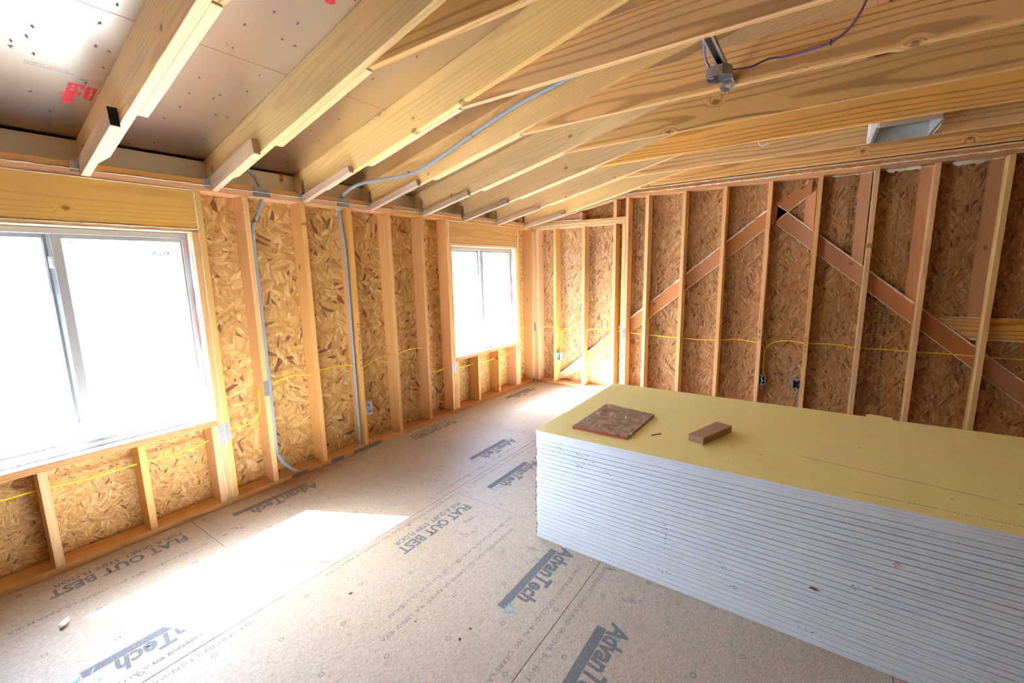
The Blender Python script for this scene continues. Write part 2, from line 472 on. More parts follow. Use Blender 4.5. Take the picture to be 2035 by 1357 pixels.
def text(name, body, mat, parent, origin, xdir, ydir, size=None, width=None, height=None, bold=0.0, shear=0.0, align='LEFT', res=2, mirror=False, lift=0.0):
    """flat lettering as a mesh: baseline from origin along xdir, letter tops towards ydir"""
    cu = bpy.data.curves.new(name, 'FONT')
    cu.body = body
    cu.size = 1.0
    cu.resolution_u = res
    cu.offset = bold
    cu.shear = shear
    cu.align_x = align
    tmp = bpy.data.objects.new(name + '_tmp', cu)
    COL.objects.link(tmp)
    dg = bpy.context.evaluated_depsgraph_get()
    me = bpy.data.meshes.new_from_object(tmp.evaluated_get(dg))
    bpy.data.objects.remove(tmp)
    bpy.data.curves.remove(cu)
    xs = [v.co.x for v in me.vertices]; ys = [v.co.y for v in me.vertices]
    w0, h0 = max(xs) - min(xs), max(ys) - min(ys)
    mx, my = min(xs), 0.0
    sx = sy = size or 1.0
    if width: sx = width / w0
    if height: sy = height / 0.70
    elif width and not size: sy = sx
    for v in me.vertices:
        x = (v.co.x - mx) * sx
        v.co.x = -x if mirror else x
        v.co.y = v.co.y * sy
    me.name = name
    me.materials.clear()
    me.materials.append(M[mat])
    o = bpy.data.objects.new(name, me)
    COL.objects.link(o)
    mw = frame_of(origin, xdir, ydir)
    mw.translation = Vector(origin) + mw.to_3x3().col[2] * lift
    if parent:
        o.parent = parent
        o.matrix_parent_inverse = WORLD[parent.name].inverted()
    o.matrix_basis = mw
    WORLD[o.name] = mw
    return o

# ------------------------------------------------------------------ dimensions
U = 0.4064                     # 16 inch stud spacing
YF = 3.643                     # room face of the far wall framing
YB = -5.60                     # back wall
W = 6.80                       # room width
T = 0.038
D = 0.14                       # depth of the 2x6 framing
RS = 0.225                     # roof slope
XR = W / 2
def zb(x): return 2.126 + RS * x          # underside of the rafters
def zt(x): return 2.358 + RS * x          # top of the rafters
def roof(x): return zt(x) if x <= XR else zt(W - x)
RY = [-0.792 + 0.61 * k for k in range(-7, 8)]     # near faces of the rafters

# ================================================================== floor
floor = struct('floor')
MB().box(-0.15, W + 0.15, YB - 0.15, YF + 0.15, -0.12, -0.024).build('floor_light_block', 'dark', floor)  # added dark slab, keeps light from leaking through the panel seams
rows = [(-0.15, 1.18, [1.86, -0.58, -3.02, -5.46]), (1.18, 2.387, [3.08, 0.64, -1.80, -4.24]), (2.387, 3.593, [1.86, -0.58, -3.02, -5.46]),
        (3.593, 4.80, [3.08, 0.64, -1.80, -4.24]), (4.80, W + 0.15, [1.86, -0.58, -3.02, -5.46])]
PANELS = []
for x0, x1, ys in rows:
    edges = [YF + 0.15] + ys + [YB - 0.15]
    for a, b in zip(edges[:-1], edges[1:]):
        g = 0.0011
        o = MB().box(x0 + g, x1 - g, b + g, a - g, -0.022, 0.0).build('floor_panel', 'floor', floor, frame_of(((x0 + x1) / 2, (a + b) / 2, 0), (1, 0, 0), (0, 1, 0)), 0.0012)
        PANELS.append((x0, x1, b, a, o))
def panel_at(x, y):
    for x0, x1, b, a, o in PANELS:
        if x0 <= x < x1 and b <= y < a:
            return o
    return PANELS[0][4]
FZ = 0.0004
def logo(xbar, ya, part=None):
    """big board logo: letters read towards -y with their tops towards +x, bar under them"""
    p = panel_at(xbar + 0.06, ya - 0.2)
    MB().box(xbar, xbar + 0.044, ya - 0.565, ya - 0.055, FZ, FZ + 0.0002).build('logo_bar', 'print', p)
    text('logo_print', 'AdvanTech', 'print', p, (xbar + 0.052, ya, FZ), (0, -1, 0), (1, 0, 0), width=0.475, height=0.088, bold=0.035, shear=0.18)
def slogan(xs, ya):
    p = panel_at(xs + 0.08, ya - 0.2)
    text('slogan_print', 'FLAT OUT BEST', 'print', p, (xs + 0.058, ya, FZ), (0, -1, 0), (1, 0, 0), width=0.59, height=0.074, bold=0.03)
    text('slogan_print', 'FOR A QUIET, STIFF FLOOR', 'print', p, (xs, ya - 0.004, FZ), (0, -1, 0), (1, 0, 0), width=0.56, height=0.038, bold=0.018)
logo(2.103, 0.51); logo(1.349, 1.385); logo(0.915, 1.69); logo(0.914, -0.715); logo(0.145, -0.01 + 0.18); logo(2.548, 0.155)
logo(2.103, -1.93); logo(2.548, -2.3); logo(0.14, 3.30)
slogan(1.310, 0.550); slogan(0.098, -0.668); slogan(0.090, 1.758)
# blue paint splashes beside some logos
def splash(x, y, s=1.0, n=14):
    mb = MB()
    for _ in range(n):
        cx, cy = x + random.uniform(-.03, .03) * s, y + random.uniform(-.035, .035) * s
        a = random.uniform(0, 6.28); l = random.uniform(.006, .022) * s; wd = random.uniform(.002, .005) * s
        k = 7
        pts = [(cx + math.cos(a) * math.cos(t) * l - math.sin(a) * math.sin(t) * wd * random.uniform(.6, 1.3), cy + math.sin(a) * math.cos(t) * l + math.cos(a) * math.sin(t) * wd * random.uniform(.6, 1.3), FZ + 0.0004 + random.uniform(0, .0003)) for t in [6.28 * i / k for i in range(k)]]
        mb.add(pts, [tuple(range(k))])
    tag(mb.build('paint_splash', 'bluepaint', panel_at(x, y)), kind='stuff')
splash(2.165, -0.035, 1.0); splash(1.41, 0.835, 0.9); splash(0.985, -1.285, 1.3); splash(0.985, 1.12, 0.8)
# fine lettering beside the long seams
EDGE = ['LENGUETA AUTOESPACIADORAS. NO CIERRE LA ABERTURA', 'SELF-SPACING TONGUE AND GROOVE. DO NOT CLOSE GAP', 'AUTOESPACIADORAS. NO CIERRE LA ABERTURA  LENGUETA']
for i, (xs, y0) in enumerate([(2.30, 0.42), (2.42, 0.50), (1.10, -0.10), (1.215, 0.60), (1.215, -0.75), (1.10, 1.55), (2.30, -0.80), (1.72, 0.60), (0.36, -0.62), (1.10, -0.95), (1.215, 1.80), (1.80, 0.50)]):
    text('seam_lettering', EDGE[i % 3], 'print2', panel_at(xs + 0.015, y0 - 0.3), (xs, y0, FZ), (0, -1, 0), (1, 0, 0), width=1.0, height=0.022, res=1)
# nailing marks (circles, diamonds, squares) on a grid
marks = {}
for gx in range(0, 22):
    for gy in range(-14, 28):
        x = 0.06 + gx * 0.1524 + random.uniform(-.004, .004)
        y = -1.75 + gy * 0.2032 + random.uniform(-.004, .004)
        if x > 3.2 or (gx + gy) % 2 or y > 3.4 or y < -1.7: continue
        p = panel_at(x, y)
        mb = marks.setdefault(p.name, (p, MB()))[1]
        k = (gx * 3 + gy) % 3
        n, r, th = ((12, 0.012, 0), (4, 0.014, 0), (4, 0.014, math.pi / 4))[k]
        b = len(mb.v)
        for i in range(n):
            a = th + 6.2832 * i / n
            for rr in (r, r - 0.0042):
                mb.v.append(Vector((x + math.cos(a) * rr, y + math.sin(a) * rr, FZ + 0.0001)))
        for i in range(n):
            j = (i + 1) % n
            mb.f.append((b + 2 * i, b + 2 * j, b + 2 * j + 1, b + 2 * i + 1)); mb.mi.append(0)
for p, mb in marks.values():
    tag(mb.build('nailing_marks', 'print2', p), kind='stuff')
# dark scuffs
for x, y, l, a in [(2.09, 0.33, .10, .9), (2.62, 0.33, .10, .5), (1.52, 0.42, .09, 1.2), (1.62, 0.30, .12, 1.2), (2.45, 0.48, .05, .3), (0.35, -0.45, .06, .9), (2.02, .40, .07, .2)]:
    mb = MB()
    for _ in range(26):
        t = random.gauss(0, .35); u = random.gauss(0, .10)
        cx = x + l * (t * math.cos(a) - u * math.sin(a)); cy = y + l * (t * math.sin(a) + u * math.cos(a))
        s = random.uniform(.0015, .006)
        mb.add([(cx - s * 1.6, cy, FZ), (cx, cy - s * .6, FZ), (cx + s * 1.6, cy + s * .3, FZ), (cx, cy + s * .6, FZ)], [(0, 1, 2, 3)])
    tag(mb.build('scuff_mark', 'print', panel_at(x, y)), kind='stuff')

# ================================================================== left wall
wl = struct('wall_left')
XO = -D                        # inner face of the sheathing
WIN = [(-0.965, 1), (2.63, 2)]
OPEN_W, SZ, HZ = 1.214, 0.618, 1.843
for z0, z1, nm in ((0.0, T, 'bottom_plate'), (2.102, 2.140, 'top_plate'), (2.140, 2.178, 'top_plate')):
    for a, b in ((YB, -1.95), (-1.95, 1.25), (1.25, YF - 0.0)):
        bar(nm, -D, 0, a + .0005, b - .0005, z0 + .0003, z1 - .0003, 'plate', wl, 'y', 'x')
blocked = []
for yc, n in WIN:
    blocked.append((yc - OPEN_W / 2 - 0.09, yc + OPEN_W / 2 + 0.09))
def stud_l(y0, z0=T, z1=2.102, nm='stud'):
    return bar(nm, -D, 0, y0 + .0004, y0 + T - .0004, z0, z1, 'stud', wl, 'z', 'x')
for k in range(-13, 9):
    y0 = k * U - T
    if any(a - T < y0 < b for a, b in blocked): continue
    if y0 > YF - 0.10: continue
    stud_l(y0)
stud_l(YF - T - .001)
for yc, n in WIN:
    a, b = yc - OPEN_W / 2, yc + OPEN_W / 2
    stud_l(a - T, T, HZ + 0.02, 'jack_stud'); stud_l(a - 2 * T, nm='king_stud')
    stud_l(b, T, HZ + 0.02, 'jack_stud'); stud_l(b + T, nm='king_stud')
    cr = [a, b - T]
    cr += {1: [-0.784, -1.196], 2: [2.400, 2.807], 3: [-4.78, -4.37]}[n]
    for y in cr:
        stud_l(y, T, SZ - T, 'cripple_stud')
    bar('sill_plate', -D, 0, a + .001, b - .001, SZ - T, SZ, 'plate', wl, 'y', 'x')
    bar('header', -D, -0.001, a - T + .001, b + T - .001, HZ + 0.022, 2.101, 'header', wl, 'y', 'z')
    bar('header_plate', -D, 0, a - T + .001, b + T - .001, HZ, HZ + 0.0215, 'stud', wl, 'y', 'x')
    bead(wl, (0.001, a - T, HZ + 0.022), (0.001, b + T, HZ + 0.022), 0.0026, 0.6)
    bead(wl, (0.0, a - .02, HZ + 0.003), (0.0, b, HZ + 0.003), 0.0030, 0.5)
    bead(wl, (0.001, a - T, 2.101), (0.001, b + T, 2.101), 0.0024, 0.6)
    for y in (a - T, b + T):
        bead(wl, (0.001, y, HZ + .02), (0.001, y, 2.10), 0.0040, 0.7)
        bead(wl, (0.001, y, T), (0.001, y, HZ + .02), 0.0022, 0.5)
    for y in (a, b):
        bead(wl, (0.001, y, T + .002), (0.001, y, SZ - T), 0.0022, 0.5)
bead(wl, (0.001, -1.9, 2.140), (0.001, YF - .05, 2.140), 0.0026, 0.5)
bead(wl, (0.003, YF - .002, T), (0.003, YF - .002, 2.09), 0.0032, 0.5)
# sheathing boards
def osb_l(y0, y1, z0, z1, mat='osb', nm='sheathing_board'):
    MB().box(-0.152, XO - .0002, y0 + .001, y1 - .001, z0 + .0006, z1 - .0006).build(nm, mat, wl, frame_of((-0.146, (y0 + y1) / 2, (z0 + z1) / 2), (0, 1, 0), (0, 0, 1)))
for yc, n in WIN:
    a, b = yc - OPEN_W / 2, yc + OPEN_W / 2
    osb_l(a, b, 0, SZ, 'osb_fine'); osb_l(a, b, HZ, 2.18)
osb_l(-0.358, 0.796, 0, 2.18); osb_l(0.796, 2.023, 0, 2.18)
osb_l(3.237, YF + D + .01, 0, 0.737, 'osb_fine'); osb_l(3.237, YF + D + .01, 0.737, 1.257, 'osb_fine'); osb_l(3.237, YF + D + .01, 1.257, 2.18, 'osb_fine')
osb_l(-2.80, -1.572, 0, 2.18); osb_l(-4.02, -2.80, 0, 2.18); osb_l(YB - .15, -4.02, 0, 2.18)
for ya_, yb_2, za_, zb_2 in ((-1.572, -.358, 0, SZ), (2.023, 3.237, 0, SZ), (-1.572, -.358, HZ, 2.18), (2.023, 3.237, HZ, 2.18), (-.358, 2.023, 0, 2.18), (3.237, YF + .15, 0, 2.18), (YB - .15, -1.572, 0, 2.18)):
    MB().box(-.158, -.1525, ya_, yb_2, za_, zb_2).build('wall_light_block', 'dark', wl)  # unseen dark backing, added to stop daylight leaking between the boards
# steel nail plates
def shield(y0, y1, z0, z1, x=0.0):
    MB().box(x, x + 0.0016, y0, y1, z0, z1).build('nail_plate', 'shield', wl)
for a in [(0.035, 0.155, 2.112, 2.168), (0.682, 0.793, 2.110, 2.172), (-0.036, -0.002, 0.70, 0.812), (-0.356, -0.322, 0.435, 0.580), (-0.318, -0.284, 0.455, 0.582),
          (1.950, 1.984, 0.455, 0.580), (1.988, 2.020, 0.452, 0.578), (3.240, 3.274, 0.452, 0.578), (0.098, 0.225, 0.002, 0.036), (0.430, 0.555, 0.002, 0.034), (0.655, 0.795, 0.002, 0.036), (0.81, 0.95, 0.002, 0.036)]:
    shield(*a)
# foam around the conduit holes
def blob(name, c, s, parent, n=16, seed=1):
    rnd = random.Random(seed)
    mb = MB()
    for _ in range(n):
        d = Vector((rnd.uniform(-1, 1), rnd.uniform(-1, 1), rnd.uniform(-1, 1))) * 0.6
        q = Vector(c) + Vector((d.x * s[0], d.y * s[1], d.z * s[2]))
        r = rnd.uniform(.25, .5) * min(s)
        bm = bmesh.new(); bmesh.ops.create_icosphere(bm, subdivisions=1, radius=r)
        mb.add([q + v.co for v in bm.verts], [tuple(v.index for v in f.verts) for f in bm.faces]); bm.free()
    return mb.build(name, 'foam', parent, smooth=True)
blob('foam_blob', (-0.03, 0.712, 2.088), (.022, .028, .016), wl, 22, 3)
blob('foam_blob', (-0.025, 0.690, 2.055), (.010, .010, .02), wl, 9, 4)
blob('foam_blob', (-0.03, 0.744, 0.048), (.028, .030, .014), wl, 22, 5)
blob('foam_blob', (-0.045, 0.850, 0.052), (.018, .022, .016), wl, 12, 6)
# carpenter's writing on the stud beside the conduit
text('marker_writing', 'H  UP Bonus', 'marker', wl, (0.0006, 2 * U - 0.026, 1.14), (0, 0, -1), (0, 1, 0), width=0.27, height=0.016)
text('marker_writing', '#  #', 'marker', wl, (0.0006, 2 * U - 0.022, 0.83), (0, 0, -1), (0, 1, 0), width=0.07, height=0.018)
text('marker_writing', '>', 'marker', wl, (0.0006, 2 * U - 0.022, 0.735), (0, 0, -1), (0, 1, 0), width=0.014, height=0.014)

# ================================================================== windows
def window(n, yc, group):
    a, b = yc - OPEN_W / 2, yc + OPEN_W / 2
    g = struct('window_%d' % n)
    x0, x1 = -0.160, -0.082
    fw = 0.030
    def p(nm, *q, mat='vinyl', parent=g):
        return MB().box(*q).build(nm, mat, parent, bevel=0.0012)
    p('frame_head', x0, x1, a + .002, b - .002, HZ - 0.034, HZ - .003)
    p('frame_sill', x0, x1, a + .002, b - .002, SZ + .002, SZ + 0.030)
    p('frame_jamb', x0, x1, a + .002, a + fw, SZ + .031, HZ - .035)
    p('frame_jamb', x0, x1, b - fw, b - .002, SZ + .031, HZ - .035)
    p('sill_track', -0.128, -0.122, a + fw, b - fw, SZ + .0305, SZ + .042)
    p('sill_track', -0.094, -0.088, a + fw, b - fw, SZ + .0305, SZ + .036)
    def sash(nm, y0, y1, xa, xb, sl, sr, rail_t, rail_b):
        mb = MB()
        z0, z1 = SZ + 0.031, HZ - 0.035
        mb.box(xa, xb, y0, y0 + sl, z0, z1); mb.box(xa, xb, y1 - sr, y1, z0, z1)
        mb.box(xa, xb, y0 + sl, y1 - sr, z1 - rail_t, z1); mb.box(xa, xb, y0 + sl, y1 - sr, z0, z0 + rail_b)
        s = mb.build(nm, 'vinyl', g)
        xm = (xa + xb) / 2
        MB().box(xm - .003, xm + .003, y0 + sl - .004, y1 - sr + .004, z0 + rail_b - .004, z1 - rail_t + .004).build('pane', 'glass', s)
        return s
    sash('fixed_sash', a + fw + .001, yc - 0.003, -0.152, -0.130, 0.012, 0.032, 0.020, 0.020)
    s2 = sash('sliding_sash', yc - 0.006, b - fw - .001, -0.118, -0.094, 0.040, 0.008, 0.022, 0.026)
    p('weather_strip', -0.128, -0.1195, yc - 0.032, yc - 0.018, SZ + .043, HZ - .037, mat='vinyl_dark')
    for z in (1.66, 0.74):
        mb = MB().box(-0.1178, -0.104, yc - 0.024, yc - 0.0065, z - 0.030, z + 0.030)
        mb.tube(spline([(-0.104, yc - 0.014, z + 0.024), (-0.094, yc - 0.022, z + .006), (-0.092, yc - 0.024, z - 0.014), (-0.102, yc - 0.014, z - 0.028)], 5), 0.004, 6)
        mb.build('latch', 'white', s2, smooth=False)
    # white membrane folded over the rough sill and up the jamb, printed wrap on the jamb
    MB().box(-0.081, -0.001, a + .001, b - .001, SZ + .0002, SZ + .0022).box(-0.081, -0.008, b - .0026, b - .0006, SZ + .0025, SZ + .17).build('sill_membrane', 'white', g)
    mb = MB()
    k = 24
    for i in range(k):
        za = SZ + .20 + (HZ - SZ - .205) * i / k; zb_ = SZ + .20 + (HZ - SZ - .205) * (i + 1) / k
        xa = -0.024 - 0.018 * random.random(); xb = -0.024 - 0.018 * random.random()
        if i > 0: xa = prev
        prev = xb
        mb.add([(-0.081, b - .0008, za), (xa, b - .0008, za), (xb, b - .0008, zb_), (-0.081, b - .0008, zb_),
                (-0.081, b - .0026, za), (xa, b - .0026, za), (xb, b - .0026, zb_), (-0.081, b - .0026, zb_)],
               [(0, 1, 2, 3), (7, 6, 5, 4), (1, 5, 6, 2)])
    mb.build('house_wrap', 'wrap', g, frame_of((-0.05, b, SZ), (0, 0, 1), (1, 0, 0)))
    return g, s2
wg1, ws1 = window(1, -0.965, 1)
wg2, ws2 = window(2, 2.63, 2)
GX = -0.1025
text('glass_print', 'ANGON', 'boxblue', ws1, (GX, -0.452, 1.705), (0, 1, 0), (0, 0, 1), width=0.095, height=0.024, bold=.06, mirror=True)
mb = MB()
mb.tube([(GX, -0.888 + .011 * math.cos(t), 1.762 + .0085 * math.sin(t)) for t in [6.2832 * i / 14 for i in range(15)]], 0.0026, 4)
for y0, y1, z in ((-0.87, -0.80, 1.772), (-0.87, -0.80, 1.742), (-0.865, -0.80, 1.690), (-0.865, -0.80, 1.684), (-0.895, -0.88, 1.746)):
    mb.box(GX, GX + .0006, y0, y1, z, z + .0016)
mb.build('rating_print', 'boxblue', ws1)

# ================================================================== far wall
wf = struct('wall_far')
def stud_f(x0, z0=T, z1=2.388, nm='stud', mat='stud'):
    return bar(nm, x0 + .0004, x0 + T - .0004, YF, YF + D, z0, z1, mat, wf, 'z', 'y')
bar('bottom_plate', 0.0, W, YF, YF + D, 0.0003, T - .0003, 'plate', wf, 'x', 'y')
for z0 in (2.102, 2.140):
    bar('cross_plate', 0.001, 1.303, YF, YF + D, z0 + .0003, z0 + T - .0003, 'stud', wf, 'x', 'y')
bead(wf, (0.05, YF - .001, 2.140), (1.30, YF - .001, 2.140), 0.0030, 0.7)
blob('foam_blob', (1.20, YF - .001, 2.125), (.014, .006, .010), wf, 8, 9)
for x0 in (0.001, 0.0515, 0.322, 0.740, 1.152, 1.2645):
    stud_f(x0, T, 2.102)
for x0 in (0.702, 1.152):
    stud_f(x0, 2.178, 2.116 + RS * x0, 'cripple_stud')
stud_f(1.303)
for x in (1.3025,):
    bead(wf, (x, YF - .001, T), (x, YF - .001, 2.10), 0.0034, 0.6)
bead(wf, (0.045, YF - .001, T), (0.045, YF - .001, 2.10), 0.0026, 0.5)
FS = [1.540 + k * U for k in range(0, 13)]
FS[6] -= 0.016; FS[7] -= 0.002
for x0 in FS:
    if x0 < W - .1: stud_f(x0)
stud_f(W - T - .001, T, 2.10)
for z0 in (2.388, 2.426):
    for a, b in ((1.303, 3.61), (3.61, 5.50)):
        bar('top_plate', a + .0005, b - .0005, YF, YF + D, z0 + .0003, z0 + T - .0003, 'plate', wf, 'x', 'y')
bar('ceiling_nailer', 1.42, 5.4, YF - .055, YF + .12, 2.4645, 2.4690, 'scab', wf, 'x', 'y')
bead(wf, (1.31, YF - .001, 2.427), (4.95, YF - .001, 2.427), 0.0060, 0.9, wob=.003)
bead(wf, (1.45, YF - .002, 2.4655), (4.9, YF - .002, 2.4655), 0.0030, 0.8, wob=.002)
# sloped plates under the end rafters
for side in (0, 1):
    def sx(x): return W - x if side else x
    poly = [(sx(0.18), 2.118 + RS * 0.18 + .022), (sx(1.3025), 2.118 + RS * 1.3025), (sx(1.3025), 2.157 + RS * 1.3025), (sx(0.02), 2.157 + RS * 0.02 + .02), (sx(0.02), 2.1785), (sx(.18), 2.1785)]
    MB().prism(poly, 1, YF, YF + D).build('sloped_plate', 'stud', wf, frame_of((sx(.65), YF, 2.26), (1, 0, -RS if side else RS), (0, 1, 0)))
MB().prism([(0.03, 2.1795), (.70, 2.1795), (.70, zb(.70) - .012)], 1, YF + .02, YF + .058).build('gusset_board', 'redwood', wf, frame_of((.4, YF, 2.2), (1, 0, RS), (0, 0, 1)))
bead(wf, (0.03, YF - .001, 2.158), (1.30, YF - .001, 2.411), 0.0034, 0.8)
bead(wf, (0.30, YF - .001, 2.190), (0.73, YF - .001, 2.184), 0.005, 0.8)
# sheathing
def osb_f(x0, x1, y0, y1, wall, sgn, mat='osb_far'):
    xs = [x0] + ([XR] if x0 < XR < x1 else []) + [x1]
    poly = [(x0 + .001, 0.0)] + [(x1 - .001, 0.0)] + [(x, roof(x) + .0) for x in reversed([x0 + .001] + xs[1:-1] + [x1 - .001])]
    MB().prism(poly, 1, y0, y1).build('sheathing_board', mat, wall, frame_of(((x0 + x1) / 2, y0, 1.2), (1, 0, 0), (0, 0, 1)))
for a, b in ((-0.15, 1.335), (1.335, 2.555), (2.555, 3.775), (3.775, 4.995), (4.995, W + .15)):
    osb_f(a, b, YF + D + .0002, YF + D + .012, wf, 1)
MB().prism([(-.15, 0), (W + .15, 0), (W + .15, roof(W + .15)), (XR, roof(XR)), (-.15, roof(-.15))], 1, YF + D + .013, YF + D + .018).build('wall_light_block', 'dark', wf)  # added dark sheet closing the sheathing seams against daylight
# lean-to rafters of the adjoining roof nailed flat on the sheathing
YD = YF + D - T
def flat_poly(name, poly, mat, ln, thick=T):
    return MB().prism(poly, 1, YF + D - thick, YF + D - .0005).build(name, mat, wf, frame_of((sum(p[0] for p in poly) / len(poly), YF + D, sum(p[1] for p in poly) / len(poly)), ln, (-ln[2], 0, ln[0])), 0.0012)
def dl(x): return 0.103 + 0.8367 * (x - 0.333)       # upper edge of the rising brace
def dr(x): return 2.083 - 0.8560 * (x - 2.941)       # upper edge of the falling brace
VH = 0.187
SL = sorted([0.322, 0.740, 1.152, 1.2645, 1.303] + FS)
def brace(fn, xa, xb, sgn, mat):
    """brace boards fitted between the studs"""
    cuts = [xa] + [s for s in SL if xa < s < xb] + [xb]
    segs = []
    cur = xa
    for s in SL:
        if s + T <= cur: continue
        if s >= xb: break
        if s > cur + .02: segs.append((cur, s))
        cur = s + T
    if cur < xb - .02: segs.append((cur, xb))
    for a, b in segs:
        a += .001; b -= .001
        poly = [(a, fn(a) - VH), (b, fn(b) - VH), (b, fn(b)), (a, fn(a))]
        poly = [(x, min(max(z, T + .001), 2.387)) for x, z in poly]
        e0, e1 = abs(poly[0][1] - poly[3][1]) < .004, abs(poly[1][1] - poly[2][1]) < .004
        if e0 and e1: continue
        if e0: poly = [poly[0], poly[1], poly[2]]
        elif e1: poly = [poly[0], poly[1], poly[3]]
        flat_poly('diagonal_brace', poly, mat, Vector((1, 0, sgn * .84)).normalized())
        bl = Vector((0, YD - .001, 0))
        for off, r in ((0.0, random.choice((.006, .0075, .009))), (-VH, random.choice((.003, .004)))):
            za, zb2 = fn(a) + off, fn(b) + off
            if min(za, zb2) < T or max(za, zb2) > 2.387: continue
            bead(wf, (a, YD + .001, za), (b, YD + .001, zb2), r, 0.75, wob=.002)
brace(dl, 0.335, 3.118, 1, 'redwood')
brace(dr, 2.842, 6.0, -1, 'redwood')
# flat 2x4s standing on the falling brace beside the studs
for x0, zl in ((3.072, None), (3.477, None), (3.886, None), (4.298, 1.103)):
    x1 = x0 + 0.087
    zt_ = 2.386 if x0 > 3.4 else min(dl(x0 + .02) - VH - .004, 2.386)
    if zl is None:
        poly = [(x0, dr(x0) + .002), (x1, dr(x1) + .002), (x1, zt_ + (0 if x0 > 3.4 else .06)), (x0, zt_)]
    else:
        poly = [(x0, zl), (x1, zl), (x1, zt_), (x0, zt_)]
    flat_poly('flat_stud', poly, 'redwood', Vector((0, 0, 1)), T)
for x0, x1 in ((4.105, FS[7]), (FS[7] + T, FS[8]), (FS[8] + T, FS[9])):
    poly = [(x0, 1.10)] + [(max(x0, 4.105 + .22 if x0 < 4.2 else x0), .918), (x1, .918), (x1, 1.10)]
    flat_poly('cross_block', poly, 'joist', Vector((1, 0, 0)))
    bead(wf, (x0 + .06, YD, 1.102), (x1, YD, 1.102), .0035, .6)
    bead(wf, (max(x0, 4.34), YD, .916), (x1, YD, .916), .0055, .8)
# thick foam under the top plate in the right hand bays
for a, b, r in ((3.27, 3.47, .010), (3.475, 3.56, .006), (3.66, 3.885, .017), (3.89, 3.97, .005), (4.08, 4.295, .019), (4.30, 4.38, .006)):
    bead(wf, (a, YF + .06, 2.376), (b, YF + .06, 2.378), r, .7, step=.012, wob=.004)
blob('foam_blob', (3.075, YD - .004, 2.36), (.018, .010, .03), wf, 12, 11)
# black mill stamps on the sheathing (read downwards)
STAMP = ['RATED SHEATHING', '24/16  EXPOSURE 1', 'SIZED FOR SPACING', 'THICKNESS 0.418 IN', 'STRENGTH AXIS THIS DIRECTION', 'PS 2-10 7/16 CATEGORY']
def stamp(x, ztop, length, lines, wid):
    pitch = wid / lines
    for i in range(lines):
        n = 0; z = ztop - random.uniform(0, .05)
        while z > ztop - length + .12:
            l = min(random.uniform(.18, .40), z - (ztop - length))
            text('mill_stamp', random.choice(STAMP), 'ink', wf, (x + wid - (i + .85) * pitch, YF + D - .0008, z), (0, 0, -1), (1, 0, 0), width=l, height=pitch * .72, bold=.012, res=1)
            z -= l + random.uniform(.02, .07)
stamp(0.785, 2.06, 1.5, 3, .08); stamp(1.370, 2.34, 1.45, 3, .115); stamp(2.425, 1.60, 1.14, 3, .075); stamp(3.66, 1.17, 0.95, 4, .14)
stamp(3.41, 2.33, .68, 2, .055); stamp(4.25, .745, .21, 4, .11)
text('mill_stamp', 'APA', 'ink', wf, (3.80, YF + D - .0009, 1.10), (0, 0, -1), (1, 0, 0), width=.085, height=.035, bold=.03)
# writing and nail plates on far studs
text('marker_writing', 'Cat 6 V', 'marker', wf, (FS[4] + .008, YF - .0006, 0.86), (0, 0, -1), (1, 0, 0), width=.15, height=.020)
text('marker_writing', '# K', 'marker', wf, (FS[3] + .008, YF - .0006, 0.92), (0, 0, -1), (1, 0, 0), width=.12, height=.018)
text('marker_writing', 'UP 6', 'marker', wf, (0.328, YF - .0006, 0.90), (0, 0, -1), (1, 0, 0), width=.12, height=.018)
for a, b, z0, z1 in ((0.002, .036, .727, .838), (.742, .776, .72, .83), (1.306, 1.339, .717, .838)):
    MB().box(a, b, YF - .0016, YF, z0, z1).build('nail_plate', 'shield', wf)

# ================================================================== unseen walls closing the room
wr = struct('wall_right')
MB().box(W + D, W + D + .012, YB - .15, YF + .15, 0, 2.18).build('sheathing_board', 'osb', wr, frame_of((W + D, 0, 1.1), (0, 1, 0), (0, 0, 1)))
for z0, z1, nm in ((0.0, T, 'bottom_plate'), (2.102, 2.178, 'top_plate')):
    bar(nm, W, W + D, YB, YF, z0 + .0003, z1 - .0003, 'plate', wr, 'y', 'x')
for k in range(0, 23):
    y0 = YB + .01 + k * U
    if y0 < YF - .05: bar('stud', W, W + D, y0, y0 + T, T, 2.102, 'stud', wr, 'z', 'x')
wb = struct('wall_back')
osb_f(-0.15, W + .15, YB - D - .012, YB - D, wb, -1, 'osb')
bar('bottom_plate', 0, W, YB - D, YB, .0003, T, 'plate', wb, 'x', 'y')
for k in range(0, 17):
    x0 = .01 + k * U
    bar('stud', x0, x0 + T, YB - D, YB, T, min(2.388, zb(x0) - .002, zb(W - x0) - .01), 'stud', wb, 'z', 'y')

# ================================================================== roof framing
ceil = struct('ceiling')
SN = Vector((1, 0, RS)).normalized()
raf_poly = [(-0.58, zt(-.58) - .12), (-.1525, zt(-.1525) - .12), (-.1525, 2.179), (.2355, 2.179), (XR - .021, zb(XR - .021)), (XR - .021, zt(XR - .021) - .0005), (-.58, zt(-.58) - .0005)]
def mirror(poly): return [(W - x, z) for x, z in poly]
def slope_board(name, poly, y0, y1, mat, left=True, org=None):
    d = SN if left else Vector((1, 0, -RS)).normalized()
    cx = sum(p[0] for p in poly) / len(poly); cz = sum(p[1] for p in poly) / len(poly)
    return MB().prism(poly, 1, y0, y1).build(name, mat, ceil, frame_of((cx, (y0 + y1) / 2, cz), d, (-d.z, 0, d.x)), 0.0018)
sis_poly = [(.70, zb(.70) - .001), (1.518, zb(1.518) - .001), (1.418, 2.610), (.665, zb(.665) + .135)]
jst_poly = [(1.528, 2.470), (W - 1.528, 2.470), (W - 1.425, 2.654), (1.425, 2.654)]
